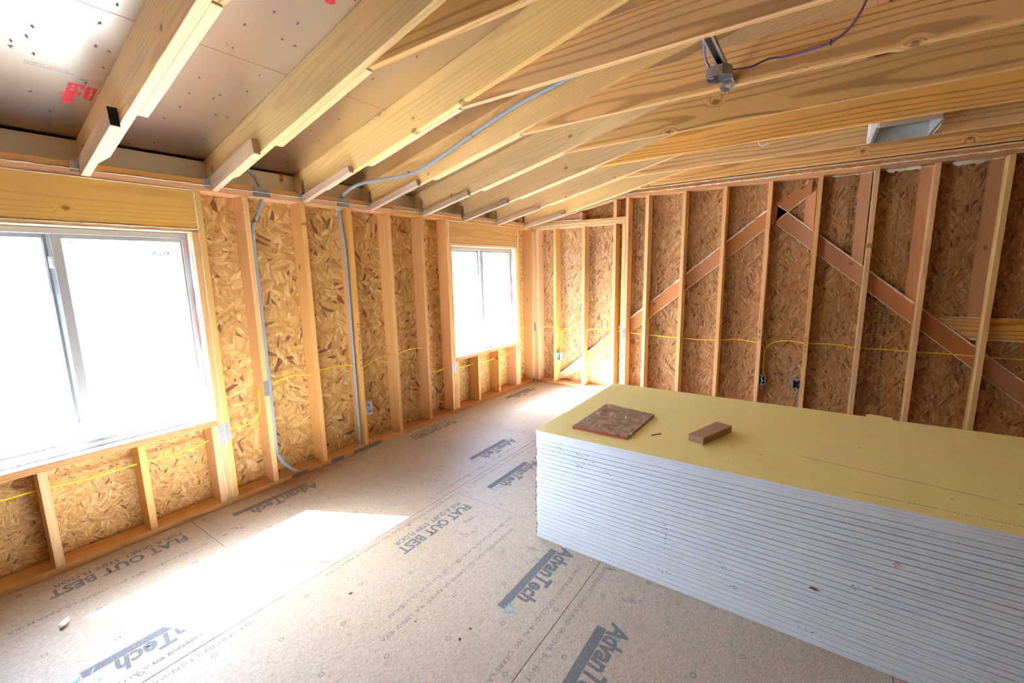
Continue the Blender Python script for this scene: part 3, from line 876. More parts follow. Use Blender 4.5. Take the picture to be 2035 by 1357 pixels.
for i, y in enumerate(RY):
    vis = y > -1.0
    slope_board('rafter', raf_poly, y, y + T, 'rafter')
    slope_board('rafter', mirror(raf_poly), y, y + T, 'rafter', False)
    slope_board('sister_board', sis_poly, y + T + .0004, y + 2 * T, 'rafter')
    slope_board('sister_board', mirror(sis_poly), y + T + .0004, y + 2 * T, 'rafter', False)
    MB().prism(jst_poly, 1, y + T + .0004, y + 2 * T).build('ceiling_joist', 'joist', ceil, frame_of((W / 2, y + T, 2.56), (1, 0, 0), (0, 0, 1)), .0018)
    # scab nailed to the near side of the rafter foot
    k = i - 7
    h = .089 if k in (0, 1) else .047
    sp = [(.0025, 2.108), (.60, 2.108 + RS * .60), (.585, 2.108 + RS * .585 + h), (.0025, 2.108 + h + .003)]
    slope_board('scab_board', sp, y - T, y - .0004, 'scab')
    if k == 0:   # tarred end grain of the first scab
        c = Vector((.6015, 0, 2.108 + RS * .6015))
        MB().add([(.6012, y - T + .001, 2.108 + RS * .60 + .003), (.6012, y - .002, 2.108 + RS * .60 + .003), (.5862, y - .002, 2.108 + RS * .585 + h - .003), (.5862, y - T + .001, 2.108 + RS * .585 + h - .003),
                  (.6035, y - T + .001, 2.108 + RS * .60 + .003), (.6035, y - .002, 2.108 + RS * .60 + .003), (.5885, y - .002, 2.108 + RS * .585 + h - .003), (.5885, y - T + .001, 2.108 + RS * .585 + h - .003)],
                 [(0, 1, 2, 3), (7, 6, 5, 4), (0, 4, 5, 1), (1, 5, 6, 2), (2, 6, 7, 3), (3, 7, 4, 0)]).build('tarred_end', 'black', ceil)
    # hurricane tie
    mb = MB().box(-.052, -.020, y - .0016, y - .0004, 2.185, 2.275).box(-.052, -.020, y - .03, y - .0016, 2.1785, 2.180).box(.0004, .0018, y - .075, y - .040, 2.125, 2.185)
    mb.build('rafter_tie', 'tie', ceil)
    # blocking between the rafters, foil faced
    if i < len(RY) - 1:
        y2 = RY[i + 1]
        for sx_, xa, xb in ((0, -.1525, -.1405), (1, W + .1405, W + .1525)):
            ztop = zt(-.146)
            o = MB().box(xa, xb, y + T + .0005, y2 - .0005, 2.1785, ztop - .010).build('blocking_panel', 'foil_block', ceil, frame_of(((xa + xb) / 2, (y + y2) / 2, 2.25), (0, 1, 0), (0, 0, 1)))
            MB().box(xa - (.016 if not sx_ else -.0125), xb - (.0125 if not sx_ else -.016), y + T + .0005, y2 - .0005, 2.1785, ztop - .003).build('gap_light_block', 'dark', ceil)  # added dark sheet: blocks daylight and gives the gap on top its dark line
            if not sx_ and i - 7 == 1:
                text('blocking_print', 'es', 'red', o, (-.1398, .335, 2.262), (0, 0, 1), (0, -1, 0), width=.062, height=.036, bold=.03)
            if not sx_ and i - 7 == 5:
                text('blocking_print', 'Ec', 'red', o, (-.1398, 2.70, 2.20), (0, 0, 1), (0, -1, 0), width=.062, height=.036, bold=.03)
bar('ridge_board', XR - .0205, XR + .0205, YB - .1, YF + .12, zb(XR) - .05, zt(XR), 'plate', ceil, 'y', 'z')
# end blocking by the gable walls
for y0, y1 in ((RY[-1] + T + .001, YF + D - .001),):
    for xa, xb in ((-.1525, -.1405), (W + .1405, W + .1525)):
        MB().box(xa, xb, y0, y1, 2.1785, zt(-.15)).build('blocking_panel', 'foil_block', ceil)
for xa, xb in ((-.1525, -.1405), (W + .1405, W + .1525)):
    MB().box(xa, xb, YB - D, RY[0] - .001, 2.1785, zt(-.15)).build('blocking_panel', 'foil_block', ceil)
# radiant barrier roof boards: rows up the slope, each board its own piece with a red painted edge
RPAN = []
rowx = [(-.62, .947), (.947, 2.135), (2.135, XR)]
ysplit = [YB - .2, RY[1] + .02, RY[5] + .02, RY[9] + .02, RY[13] + .02, YF + .2]
for left in (True, False):
    for r, (xa, xb) in enumerate(rowx):
        yy = ysplit if r % 2 == 0 else [YB - .2, RY[3] + .02, RY[7] + .02, RY[11] + .02, YF + .2]
        for a, b in zip(yy[:-1], yy[1:]):
            d = SN if left else Vector((-1, 0, RS)).normalized()
            P = [(xa + .0012, zt(xa + .0012)), (xb - .0012, zt(xb - .0012)), (xb - .0012, zt(xb) + .012), (xa + .0012, zt(xa) + .012)]
            if not left: P = mirror(P)
            cx = (xa + xb) / 2 if left else W - (xa + xb) / 2
            o = MB().prism(P, 1, a + .001, b - .001).build('roof_board', 'foil', ceil, frame_of((cx, (a + b) / 2, roof(cx)), d, (0, 1, 0)))
            if left: RPAN.append((xa, xb, a, b, o))
        if left and r < 2:   # painted board edge showing in the joint
            MB().box(xb - .0014, xb + .0014, YB, YF + .1, zt(xb) - .0006, zt(xb) + .004).build('painted_edge', 'redline', ceil)
MB().prism([(-.64, zt(-.64) + .0135), (XR, zt(XR) + .0135), (W + .64, zt(-.64) + .0135), (W + .64, zt(-.64) + .03), (XR, zt(XR) + .03), (-.64, zt(-.64) + .03)], 1, YB - .3, YF + .3).build('roof_cover', 'dark', ceil)
bar('fascia_board', -.602, -.582, YB - .2, YF + .2, 2.055, zt(-.58), 'white', ceil, 'y', 'z')
bar('fascia_board', W + .582, W + .602, YB - .2, YF + .2, 2.055, zt(-.58), 'white', ceil, 'y', 'z')
def rpan(x, y):
    for xa, xb, a, b, o in RPAN:
        if xa <= x < xb and a <= y < b: return o
    return RPAN[0][4]
def rpt(x, y, d=.0008): return Vector((x, y, zt(x))) + Vector((RS, 0, -1)).normalized() * d
# red maker's print
def eclipse(x, y, nm='Eclipse'):
    o = rpan(x - .1, y)
    dx = Vector((-1, 0, -RS)).normalized()
    text('board_print', nm, 'red', o, rpt(x, y), dx, (0, 1, 0), width=.198 * len(nm) / 7, height=.050, bold=.045)
    x2 = x - .003
    p = [rpt(x2, y + .060), rpt(x2, y + .094), rpt(x2 - .112, y + .094), rpt(x2 - .112, y + .070), rpt(x2 - .104, y + .060)]
    MB().add(p, [(4, 3, 2, 1, 0)]).build('board_print', 'red', o)
    text('board_print', 'RoyOMartin', 'redprint_w', o, rpt(x2 - .008, y + .074, .0014), dx, (0, 1, 0), width=.096, height=.013, bold=.01)
eclipse(.400, -.897); eclipse(1.66, -.292)
bx_ = Vector((0, 1, 0)); by_ = Vector((1, 0, RS)).normalized()
text('board_print', '.508 GRADE 32/16  THIS SIDE DOWN', 'print2', rpan(.5, -1.0), rpt(.488, -1.045), (0, 1, 0), (-1, 0, -RS), width=.13, height=.010)
text('board_print', 'RADIANT BARRIER SHEATHING', 'print2', rpan(.5, -1.0), rpt(.472, -1.045), (0, 1, 0), (-1, 0, -RS), width=.15, height=.010)
text('board_print', '8IS  10Z', 'print2', rpan(.45, -.9), rpt(.452, -.872), (0, 1, 0), (-1, 0, -RS), width=.075, height=.016)
# torn foil where roofing nails come through
tears = [(0.721, -1.045), (0.648, -1.053), (0.593, -1.089), (0.552, -1.088), (0.547, -1.024), (0.87, -0.88), (0.717, -0.866), (0.712, -0.826), (0.584, -0.818), (0.427, -0.849), (0.252, -1.003), (0.106, -0.921), (-0.031, -0.91), (-0.007, -0.829), (1.004, -0.856), (1.303, -0.42), (1.169, -0.479), (1.301, -0.315), (1.173, -0.321), (1.166, -0.257), (1.011, -0.492), (1.006, -0.46), (0.717, -0.495), (0.874, -0.285), (0.567, -0.489), (0.576, -0.384), (0.623, -0.371), (0.724, -0.281), (0.423, -0.486), (0.432, -0.32), (0.434, -0.265), (0.275, -0.51), (0.266, -0.465), (-0.019, -0.48), (-0.098, -0.455), (0.143, -0.275), (-0.086, -0.58)]
for y0 in (-.1, .53, 1.15, 1.77):
    for _ in range(26):
        tears.append((random.uniform(-.1, 2.3), y0 + random.uniform(.02, .42)))
tmesh = []
for v in range(4):
    rnd = random.Random(40 + v)
    mb = MB()
    n = rnd.choice((3, 4, 5))
    for i in range(n):
        a = 6.2832 * i / n + rnd.uniform(-.4, .4)
        l = rnd.uniform(.006, .013) * (1.5 if i == 0 else 1.0); wd = rnd.uniform(.0022, .0042)
        ca, sa = math.cos(a), math.sin(a)
        mb.add([(ca * .001 - sa * wd, sa * .001 + ca * wd, .0006), (ca * .001 + sa * wd, sa * .001 - ca * wd, .0006), (ca * l, sa * l, rnd.uniform(.001, .006))], [(0, 1, 2)], 0 if rnd.random() < .55 else 1)
    mb.tube([(0, 0, -.002), (0, 0, rnd.uniform(.006, .012))], .0016, 5, mi=1)
    o = mb.build('torn_foil', ['foil_bright', 'tape'])
    tmesh.append(o.data)
    bpy.data.objects.remove(o)
for i, (x, y) in enumerate(tears):
    o = bpy.data.objects.new('torn_foil', tmesh[i % 4])
    COL.objects.link(o)
    p = rpan(x, y)
    mw = frame_of(rpt(x, y, .0004), Vector((1, 0, RS)), (0, -1, 0)) @ Matrix.Rotation(random.uniform(0, 6.28), 4, 'Z')
    o.parent = p
    o.matrix_parent_inverse = WORLD[p.name].inverted()
    o.matrix_basis = mw

# ================================================================== drywall stack
SH, NS, LEN = 0.01279, 52, 3.66
def sheet_mesh(name, up, taper, top):
    wd, th, tp, tw = 1.219, SH - .00012, (.0021 if taper else .0001), .055
    if up: prof = [(0, 0), (wd, 0), (wd, th - tp), (wd - tw, th), (tw, th), (0, th - tp)]
    else: prof = [(0, tp), (tw, 0), (wd - tw, 0), (wd, tp), (wd, th), (0, th)]
    mb = MB()
    n = 6
    mb.v = [Vector((x, a, b)) for x in (0, LEN) for a, b in prof]
    for i in range(n):
        j = (i + 1) % n
        a, b = prof[i], prof[j]
        mb.f.append((i, n + i, n + j, j)); mb.mi.append(1 if top and abs(a[0] - b[0]) > .01 and (a[1] + b[1]) > th * .9 else 0)
    mb.f.append(tuple(range(n))); mb.mi.append(2)
    mb.f.append(tuple(range(2 * n - 1, n - 1, -1))); mb.mi.append(2)
    o = mb.build(name, ['drypaper', 'yellowboard', 'gypsum'])
    me = o.data
    bm = bmesh.new(); bm.from_mesh(me); bmesh.ops.recalc_face_normals(bm, faces=bm.faces[:]); bm.to_mesh(me); bm.free()
    bpy.data.objects.remove(o)
    return me
SHEETS = []
SM = {(u, t): sheet_mesh('drywall_sheet', u, t, False) for u in (0, 1) for t in (0, 1)}
TOPM = sheet_mesh('drywall_sheet', 1, 0, True)
prevj = 0
for i in range(NS):
    t = i / (NS - 1)
    tap = 0 if i >= NS - 4 else 1
    o = bpy.data.objects.new('drywall_sheet', TOPM if i == NS - 1 else SM[(1 if i % 2 else 0, tap)])
    COL.objects.link(o)
    if i % 2 == 0: prevj = random.uniform(-.004, .004)
    o.location = (1.979 + prevj, .512 + random.uniform(-.0012, .0012), .0005 + i * SH)
    o.rotation_euler = (0, 0, R(-.4 + 1.4 * t))
    WORLD[o.name] = Matrix.LocRotScale(o.location, o.rotation_euler.to_quaternion(), None)
    SHEETS.append(o)
    if i == NS - 1:
        tag(o, 'topmost drywall sheet of the stack, its yellow face carrying the wood offcuts', 'drywall sheet', 'drywall sheets in the stack')
    elif i == 0:
        tag(o, 'bottom drywall sheet of the stack, lying on the wood floor', 'drywall sheet', 'drywall sheets in the stack')
    else:
        n_ = NS - i
        sfx = 'th' if 10 <= n_ % 100 <= 20 else {1: 'st', 2: 'nd', 3: 'rd'}.get(n_ % 10, 'th')
        tag(o, 'grey edged drywall sheet in the stack, %d%s sheet down from the top' % (n_, sfx), 'drywall sheet', 'drywall sheets in the stack')
ZT = .0005 + NS * SH
top_sheet = o
# scuffs and torn end tape on the front of the stack
def front_pt(x, z, d=.0006):
    a = R(-.4 + 1.4 * z / ZT)
    return Vector((1.979 + (x - 1.979), .512 + (x - 1.979) * math.tan(a) - d - .0014, z))
rnd = random.Random(5)
SCUFF = {}
for x, z, sx, sz, n, nm in [(2.12, .585, .05, .03, 26, 'smudge'), (2.27, .555, .06, .04, 30, 'smudge'), (2.25, .515, .03, .02, 10, 'smudge'), (2.72, .30, .012, .14, 30, 'smudge'), (3.03, .13, .05, .02, 16, 'smudge'), (2.99, .20, .03, .03, 10, 'smudge'), (3.32, .05, .07, .02, 14, 'smudge'), (2.80, .50, .01, .01, 4, 'tape'), (2.42, .515, .008, .008, 4, 'tape'), (2.60, .44, .01, .01, 4, 'tape'), (2.72, .08, .05, .02, 10, 'smudge'), (3.45, .31, .02, .02, 8, 'smudge')]:
    for _ in range(n):
        cx, cz = x + rnd.gauss(0, sx * .5), z + rnd.gauss(0, sz * .5)
        l, h = rnd.uniform(.001, .006), rnd.uniform(.0006, .0022)
        si = min(NS - 2, max(0, int(cz / SH)))
        cz = (si + .5) * SH + max(-.003, min(.003, cz - (si + .5) * SH))
        SCUFF.setdefault((si, nm), MB()).add([front_pt(cx - l, cz), front_pt(cx, cz - h), front_pt(cx + l, cz + h * .3), front_pt(cx, cz + h)], [(0, 1, 2, 3)])
for (si, nm), mb in SCUFF.items():
    tag(mb.build('scuff_mark', nm, SHEETS[si]), kind='stuff')
def scrap(name, x, z, sx, sz, mat, label, cat):
    mb = MB()
    c = front_pt(x, z, .002)
    k = 6
    ring = [(c + Vector((sx * math.cos(t) * rnd.uniform(.7, 1.2), -.004 * rnd.random(), sz * math.sin(t) * rnd.uniform(.7, 1.2)))) for t in [6.2832 * i / k for i in range(k)]]
    back = [p + Vector((0, .0035, 0)) for p in ring]
    mb.add(ring + back, [tuple(range(k)), tuple(range(2 * k - 1, k - 1, -1))] + [(i, k + i, k + (i + 1) % k, (i + 1) % k) for i in range(k)])
    tag(mb.build(name, mat), label, cat)
scrap('torn_paper_scrap', 3.565, .452, .010, .008, 'scab', 'tan scrap of torn paper sticking out of the stack edge at right', 'paper scrap')
scrap('torn_paper_scrap', 3.50, .333, .012, .008, 'white', 'white crumpled tape scrap on the grey stack edge at right', 'tape scrap')
scrap('torn_paper_scrap', 3.32, .25, .018, .005, 'tape', 'dark brown scrap of tape on the stack edge, low at right', 'tape scrap')
# dark tape remnants at the left corner
for i in range(0, NS - 4, 2):
    if rnd.random() < .85:
        z = .0005 + (i + 1) * SH
        l = rnd.uniform(.004, .012)
        xs_ = SHEETS[i].location.x
        MB().box(xs_ - .004 - rnd.uniform(0, .005), xs_ - .0004, .5085 - .001, .5085 + l, z - rnd.uniform(.003, .006), z - .0004).build('end_tape', 'tape', SHEETS[i])
# faint line of maker's print along the yellow face and a pencil line
a11 = R(1.0)
dxs = Vector((math.cos(a11), math.sin(a11), 0)); dys = Vector((-math.sin(a11), math.cos(a11), 0))
def tp(u, v, d=.0004): return Vector((1.979, .512, ZT + d)) + dxs * u + dys * v
text('face_print', 'INTERIOR PANEL  EXTREME  1/2 IN  MOLD RESISTANT  FACE THIS SIDE', 'print2', top_sheet, tp(1.45, .075), dxs, dys, width=.62, height=.008, res=1)
MB().add([tp(1.25, .36), tp(1.9, .275), tp(1.9, .279), tp(1.25, .363)], [(0, 1, 2, 3)]).build('scratch_mark', 'print2', top_sheet)
MB().add([tp(1.95, .278), tp(2.4, .255), tp(2.4, .262), tp(1.95, .283)], [(0, 1, 2, 3)]).build('scratch_mark', 'smudge', top_sheet)
for u, v in [(.70, .16), (1.0, .10), (1.1, .28), (.55, .1), (.15, 1.05), (1.5, .62), (1.75, .2), (1.22, .085), (.62, .42), (.9, .55), (2.0, .45)]:
    s = rnd.uniform(.003, .007)
    MB().add([tp(u, v), tp(u + s * 1.5, v + s * .2), tp(u + s, v + s), tp(u + s * .2, v + s * .7)], [(0, 1, 2, 3)]).build('fleck', rnd.choice(('smudge', 'tape')), top_sheet)
# lifted flap of yellow paper at the back edge
MB().add([tp(1.58, 1.205), tp(1.70, 1.212), tp(1.70, 1.226, .010), tp(1.60, 1.228, .016), tp(1.575, 1.222, .012)], [(0, 1, 2, 3, 4)]).build('lifted_flap', 'yellowboard', top_sheet)

# things lying on the stack
c = [(2.139, .650), (2.466, .656), (2.472, 1.098), (2.139, 1.158)]
o = MB()
back = []
nn = 22
for i in range(nn + 1):
    t = i / nn
    p = Vector(c[2]).lerp(Vector(c[3]), t)
    back.append((p.x, p.y + random.uniform(-.010, .006)))
ring = [c[0], c[1]] + back
cutE = empty('osb_offcut', (2.30, .9, ZT + .0006))
z0, z1 = ZT + .0010, ZT + .0135
f_ = frame_of((2.3, .9, ZT), (1, 0, 0), (0, 1, 0)) @ Matrix.Rotation(R(-.35), 4, 'Y')
MB().prism(ring, 2, z0, z1).build('strand_board', 'osb_cut', cutE, frame_of((2.3, .9, ZT), (1, .3, 0), (-.3, 1, 0)))
MB().box(2.141, 2.465, .6478, .6508, z0 + .0005, z1 - .0005).build('painted_edge', 'redline', cutE)
tag(cutE, 'square strand board offcut with red front edge and broken back edge on the stack', 'board offcut')
q = [Vector((2.738, .811)), Vector((2.818, .787)), Vector((2.910, 1.061)), Vector((2.826, 1.090))]
fr = frame_of((2.824, .938, ZT + .0195), (.092, .276, 0), (-.276, .092, 0))
tag(MB().prism([(p.x, p.y) for p in q], 2, ZT + .0006, ZT + .0386).build('wood_block', 'block', None, fr, .0025), 'short brown lumber block lying alone on the yellow drywall', 'wood block')
MB_ = MB().tube([(2.557, .775, ZT + .0038), (2.575, .800, ZT + .0042), (2.592, .823, ZT + .0038)], .0032, 6, flat=.8)
tag(MB_.build('wood_sliver', 'tape'), 'thin dark wood sliver between the board offcut and the wood block', 'wood sliver')

# ================================================================== conduits, cables and boxes
def conduit(name, pts, label, r=.0135, straps=(), couplings=(), prints=False):
    e = empty(name, tuple(pts[0]))
    sp = spline(pts, 9)
    MB().tube(sp, r, 12).build('pipe', 'conduit', e, smooth=True)
    for p, q in couplings:
        p, q = Vector(p), Vector(q)
        MB().tube([p, q], r * 1.16, 12).build('coupling', 'conduit', e, smooth=True)
    for p, d in straps:
        p = Vector(p); d = Vector(d).normalized()
        MB().tube([p - d * .005, p + d * .005], r * 1.22, 12).build('strap', 'tie', e, smooth=True)
    tag(e, label, 'conduit', 'grey conduits by the left wall')
    return e
conduit('grey_conduit', [(-.055, .04, 2.300), (-.05, .085, 2.255), (-.045, .113, 2.185), (-.035, .112, 2.110), (-.03, .085, 2.030), (-.03, .035, 1.930), (-.03, .020, 1.860), (-.03, .018, 1.66), (-.03, .018, 1.2), (-.03, .018, .70), (-.03, .018, .30), (-.03, .030, .205), (-.03, .085, .110), (-.03, .150, .036)],
        'bent grey conduit against the first stud right of the large window, kinked at its foot',
        straps=[((-.03, .020, 1.855), (0, 0, 1)), ((-.03, .022, .235), (0, -.05, 1))], couplings=[])
conduit('grey_conduit', [(2.30, 1.018, 2.76), (1.80, 1.018, 2.680), (1.50, 1.018, 2.620), (1.15, 1.016, 2.515), (.82, 1.014, 2.408), (.62, 1.00, 2.348), (.40, .985, 2.330), (.20, .92, 2.318), (.06, .83, 2.282), (-.015, .765, 2.215), (-.03, .735, 2.140), (-.03, .715, 2.075), (-.03, .728, 1.92), (-.03, .744, 1.70), (-.03, .744, 1.2), (-.03, .744, .6), (-.03, .744, .040)],
        'long grey conduit rising by the marked stud then running up along a rafter',
        straps=[((1.16, 1.016, 2.518), (1, 0, .3)), ((.52, .995, 2.340), (1, .05, .05)), ((-.03, .744, 1.62), (0, 0, 1)), ((-.03, .744, .80), (0, 0, 1)), ((-.03, .744, .215), (0, 0, 1))], couplings=[])

def cable(name, pts, label, mat='yellow', r=.0050, cat='cable', group=None, n=8, flat=.6):
    o = MB().tube(spline(pts, n), r, 8, flat=flat).build(name, mat, smooth=True)
    return tag(o, label, cat, group)
G_Y = 'yellow cables in the wall framing'
cx = -.07
cable('yellow_cable', [(cx, -2.6, .46), (cx, -2.0, .45), (cx, -1.6, .47), (cx, -1.33, .471), (cx, -1.18, .468), (cx, -1.0, .452), (cx, -.80, .455), (cx, -.76, .456), (cx, -.60, .447), (cx, -.40, .470), (cx, -.28, .517), (cx, -.16, .506), (cx, -.075, .535), (cx, -.047, .62), (cx, -.046, .70), (cx - .01, -.035, .752), (cx, .0, .765), (cx, .06, .772), (cx, .22, .793), (cx, .375, .765)],
      'yellow cable below the large window, rising beside the first stud after it', group=G_Y)
cable('yellow_cable', [(cx, .37, .764), (cx, .41, .770), (cx, .47, .792), (cx, .62, .792), (cx, .775, .770), (cx, .815, .735), (cx, .90, .745), (cx, 1.03, .788), (cx, 1.19, .788), (cx, 1.23, .782), (cx, 1.40, .807), (cx, 1.60, .790), (cx, 1.66, .70), (cx, 1.66, .60), (cx, 1.70, .525), (cx, 1.80, .507), (cx, 1.95, .522), (cx, 2.05, .518), (cx, 2.15, .478), (cx, 2.30, .475), (cx, 2.43, .480), (cx, 2.60, .46), (cx, 2.83, .467), (cx, 2.95, .46), (cx, 3.10, .475), (cx, 3.22, .507), (cx, 3.30, .52)],
      'yellow cable strung through the left wall studs between the two windows', group=G_Y)
cable('yellow_cable', [(cx, .425, .766), (cx, .432, .74), (cx, .434, .70), (cx, .430, .62), (cx, .425, .50)], 'short yellow cable drop behind the second stud right of the large window', group=G_Y)
yf = YF + .07
cable('yellow_cable', [(-.08, 3.33, .52), (-.08, 3.36, .72), (-.08, 3.45, .775), (-.08, 3.60, .770), (-.05, YF + .05, .77), (.02, yf, .770), (.10, yf, .772), (.20, yf, .785), (.30, yf, .782), (.34, yf, .775), (.395, yf, .740), (.402, yf, .66), (.400, yf, .52), (.418, YF + .035, .44)],
      'yellow cable in the far corner dropping into the corner outlet box', group=G_Y)
cable('yellow_cable', [(.415, YF + .05, .45), (.408, yf, .50), (.410, yf, .66), (.43, yf, .735), (.52, yf, .790), (.62, yf, .800), (.72, yf, .785), (.78, yf, .780), (.92, yf, .797), (1.10, yf, .790), (1.17, yf, .790), (1.30, yf, .783), (1.45, yf, .772), (1.56, yf, .768), (1.80, yf, .760), (1.97, yf, .758), (2.20, yf, .755), (2.38, yf, .766), (2.55, yf, .785), (2.70, yf, .772), (2.79, yf, .758), (2.822, yf, .70), (2.820, yf, .56), (2.832, YF + .035, .43)],
      'yellow cable across the far wall from the corner box to the second outlet box', group=G_Y)
cable('yellow_cable', [(2.838, YF + .045, .43), (2.828, yf, .52), (2.830, yf, .66), (2.86, yf, .745), (2.95, yf, .795), (3.06, yf, .805), (3.18, yf, .789), (3.25, yf, .793), (3.40, yf, .800), (3.57, yf, .779), (3.62, yf, .782), (3.80, yf, .783), (3.97, yf, .780), (4.20, yf, .782), (4.40, yf, .777), (4.66, yf, .775), (5.2, yf, .77)],
      'yellow cable across the far wall right of the second outlet box', group=G_Y)
# outlet boxes
def outlet(x0, x1, z0, z1, ax, front, depth, mat, label, wires='white', inner='black'):
    e = empty('outlet_box', (x0, front, z0) if ax == 'y' else (front, x0, z0))
    def P(u, d, z): return (u, front + d, z) if ax == 'y' else (front - d, u, z)
    def bx(nm, u0, u1, d0, d1, za, zc, mt):
        a = P(u0, d0, za); b = P(u1, d1, zc)
        return MB().box(min(a[0], b[0]), max(a[0], b[0]), min(a[1], b[1]), max(a[1], b[1]), za, zc).build(nm, mt, e)
    t = .0032
    bx('box_side', x0, x0 + t, 0, depth, z0, z1, mat); bx('box_side', x1 - t, x1, 0, depth, z0, z1, mat)
    bx('box_end', x0 + t, x1 - t, 0, depth, z0, z0 + t, mat); bx('box_end', x0 + t, x1 - t, 0, depth, z1 - t, z1, mat)
    bx('box_back', x0 + t, x1 - t, depth - t, depth, z0 + t, z1 - t, inner)
    xm = (x0 + x1) / 2
    for zc in (z0 + .011, z1 - .011):
        bx('screw_boss', xm - .008, xm + .008, .001, .012, zc - .007, zc + .007, mat)
    if wires:
        MB().tube(spline([P(xm - .005, depth * .8, z1 - .02), P(xm - .008, .02, (z0 + z1) / 2 + .012), P(xm + .010, .012, (z0 + z1) / 2 - .005), P(xm - .010, .02, z0 + .025)], 5), .0034, 6).build('wire', wires, e, smooth=True)
    tag(e, label, 'outlet box', 'outlet boxes in the walls')
outlet(.8175, .872, .312, .425, 'x', .004, .072, 'boxgrey', 'pale outlet box fixed to the left wall stud beside the conduit')
outlet(.363, .423, .338, .440, 'y', YF - .004, .072, 'boxgrey', 'pale outlet box in the sunlit far corner under a yellow cable')
outlet(FS[3] + T + .002, FS[3] + T + .058, .328, .430, 'y', YF - .004, .072, 'boxblue', 'blue grey outlet box on the far wall, second from the corner')
outlet(FS[4] - .062, FS[4] - .002, .326, .424, 'y', YF - .004, .030, 'boxblue', 'blue grey low voltage box on the far wall with a blue cable loop', wires=None)
yb_ = YF + .05
cable('blue_cable', [(3.152, YF + .02, .36), (3.168, yb_, .43), (3.170, yb_, .48), (3.160, yb_, .535), (3.125, yb_, .556), (3.090, yb_, .53), (3.078, yb_, .48), (3.079, yb_, .42), (3.095, yb_, .35), (3.125, yb_, .29), (3.150, yb_, .22), (3.158, yb_, .13), (3.157, yb_, .045)],
      'blue cable looped above the low voltage box on the far wall', 'bluecable', .0042, flat=1.0)
# ceiling fan brace with its steel box and the purple cable
e = empty('fan_brace_box', (2.80, .84, 2.44))
mb = MB()
for xx in (2.788, 2.816):
    mb.box(xx - .0015, xx + .0015, .505, 1.0755, 2.4725, 2.500)
mb.box(2.7865, 2.8175, .505, 1.0755, 2.4985, 2.501)
for xx in (2.781, 2.823):
    mb.box(min(xx, xx + (.006 if xx < 2.8 else -.006)), max(xx, xx + (.006 if xx < 2.8 else -.006)), .505, 1.0755, 2.4715, 2.4735)
mb.build('brace_bar', 'tie', e)
oc = [(2.79 + .058 * math.cos(R(22.5 + 45 * i)), .835 + .058 * math.sin(R(22.5 + 45 * i))) for i in range(8)]
mb = MB()
inn = [(2.79 + .055 * math.cos(R(22.5 + 45 * i)), .835 + .055 * math.sin(R(22.5 + 45 * i))) for i in range(8)]
za, zc = 2.428, 2.4705
n = 8
mb.v = [Vector((x, y, za)) for x, y in oc] + [Vector((x, y, zc)) for x, y in oc] + [Vector((x, y, za)) for x, y in inn] + [Vector((x, y, zc - .003)) for x, y in inn]
for i in range(n):
    j = (i + 1) % n
    mb.f += [(i, j, n + j, n + i), (2 * n + j, 2 * n + i, 3 * n + i, 3 * n + j), (j, i, 2 * n + i, 2 * n + j)]; mb.mi += [0] * 3
mb.f += [tuple(range(2 * n - 1, n - 1, -1))[::-1], tuple(range(3 * n, 4 * n))[::-1]]; mb.mi += [0, 0]
mb.build('octagon_box', 'tie', e)
MB().box(2.752, 2.772, .80, .815, 2.4265, 2.432).build('box_ear', 'tie', e)
MB().box(2.808, 2.828, .855, .87, 2.4265, 2.432).build('box_ear', 'tie', e)
arc = []
k = 9
mb = MB()
for i in range(k + 1):
    a = math.pi * i / k
    for rr in (.034, .010):
        for d in (0, .002):
            mb.v.append(Vector((2.815 - rr * math.cos(a), .895 + d + .012 * math.sin(a), 2.415 - rr * math.sin(a) * .85)))
for i in range(k):
    b = i * 4; c_ = b + 4
    mb.f += [(b, c_, c_ + 2, b + 2), (b + 1, b + 3, c_ + 3, c_ + 1), (b, b + 1, c_ + 1, c_), (b + 2, c_ + 2, c_ + 3, b + 3)]; mb.mi += [0] * 4
mb.box(2.781, 2.850, .882, .9, 2.413, 2.4165).box(2.800, 2.832, .875, .8775, 2.413, 2.436)
mb.build('hanging_bracket', 'tie', e)
for px, pz in ((2.792, 2.398), (2.80, 2.388), (2.815, 2.383), (2.83, 2.388), (2.838, 2.398)):
    MB().tube([(px, .899, pz), (px, .908, pz - .001)], .003, 6).build('screw', 'galv', e)
tag(e, 'steel ceiling brace with octagonal box and dangling bracket between two joists', 'ceiling bracket')
cable('purple_cable', [(2.842, .86, 2.462), (2.90, .98, 2.500), (2.96, 1.05, 2.540), (3.03, 1.068, 2.538), (3.11, 1.070, 2.540), (3.205, 1.070, 2.552), (3.262, 1.070, 2.590), (3.295, 1.070, 2.640), (3.318, 1.068, 2.70), (3.33, 1.05, 2.80)],
      'purple cable stapled to a ceiling joist right of the bracket', 'purple', .0048, flat=1.0)
cable('purple_cable', [(2.755, .79, 2.47), (2.748, .74, 2.49), (2.752, .68, 2.52), (2.765, .60, 2.58), (2.77, .53, 2.66)],
      'short purple cable left of the ceiling bracket', 'purple', .0048, flat=1.0)
MB().box(3.2005, 3.2045, 1.062, 1.0755, 2.541, 2.561).build('staple', 'black', bpy.data.objects['purple_cable'])
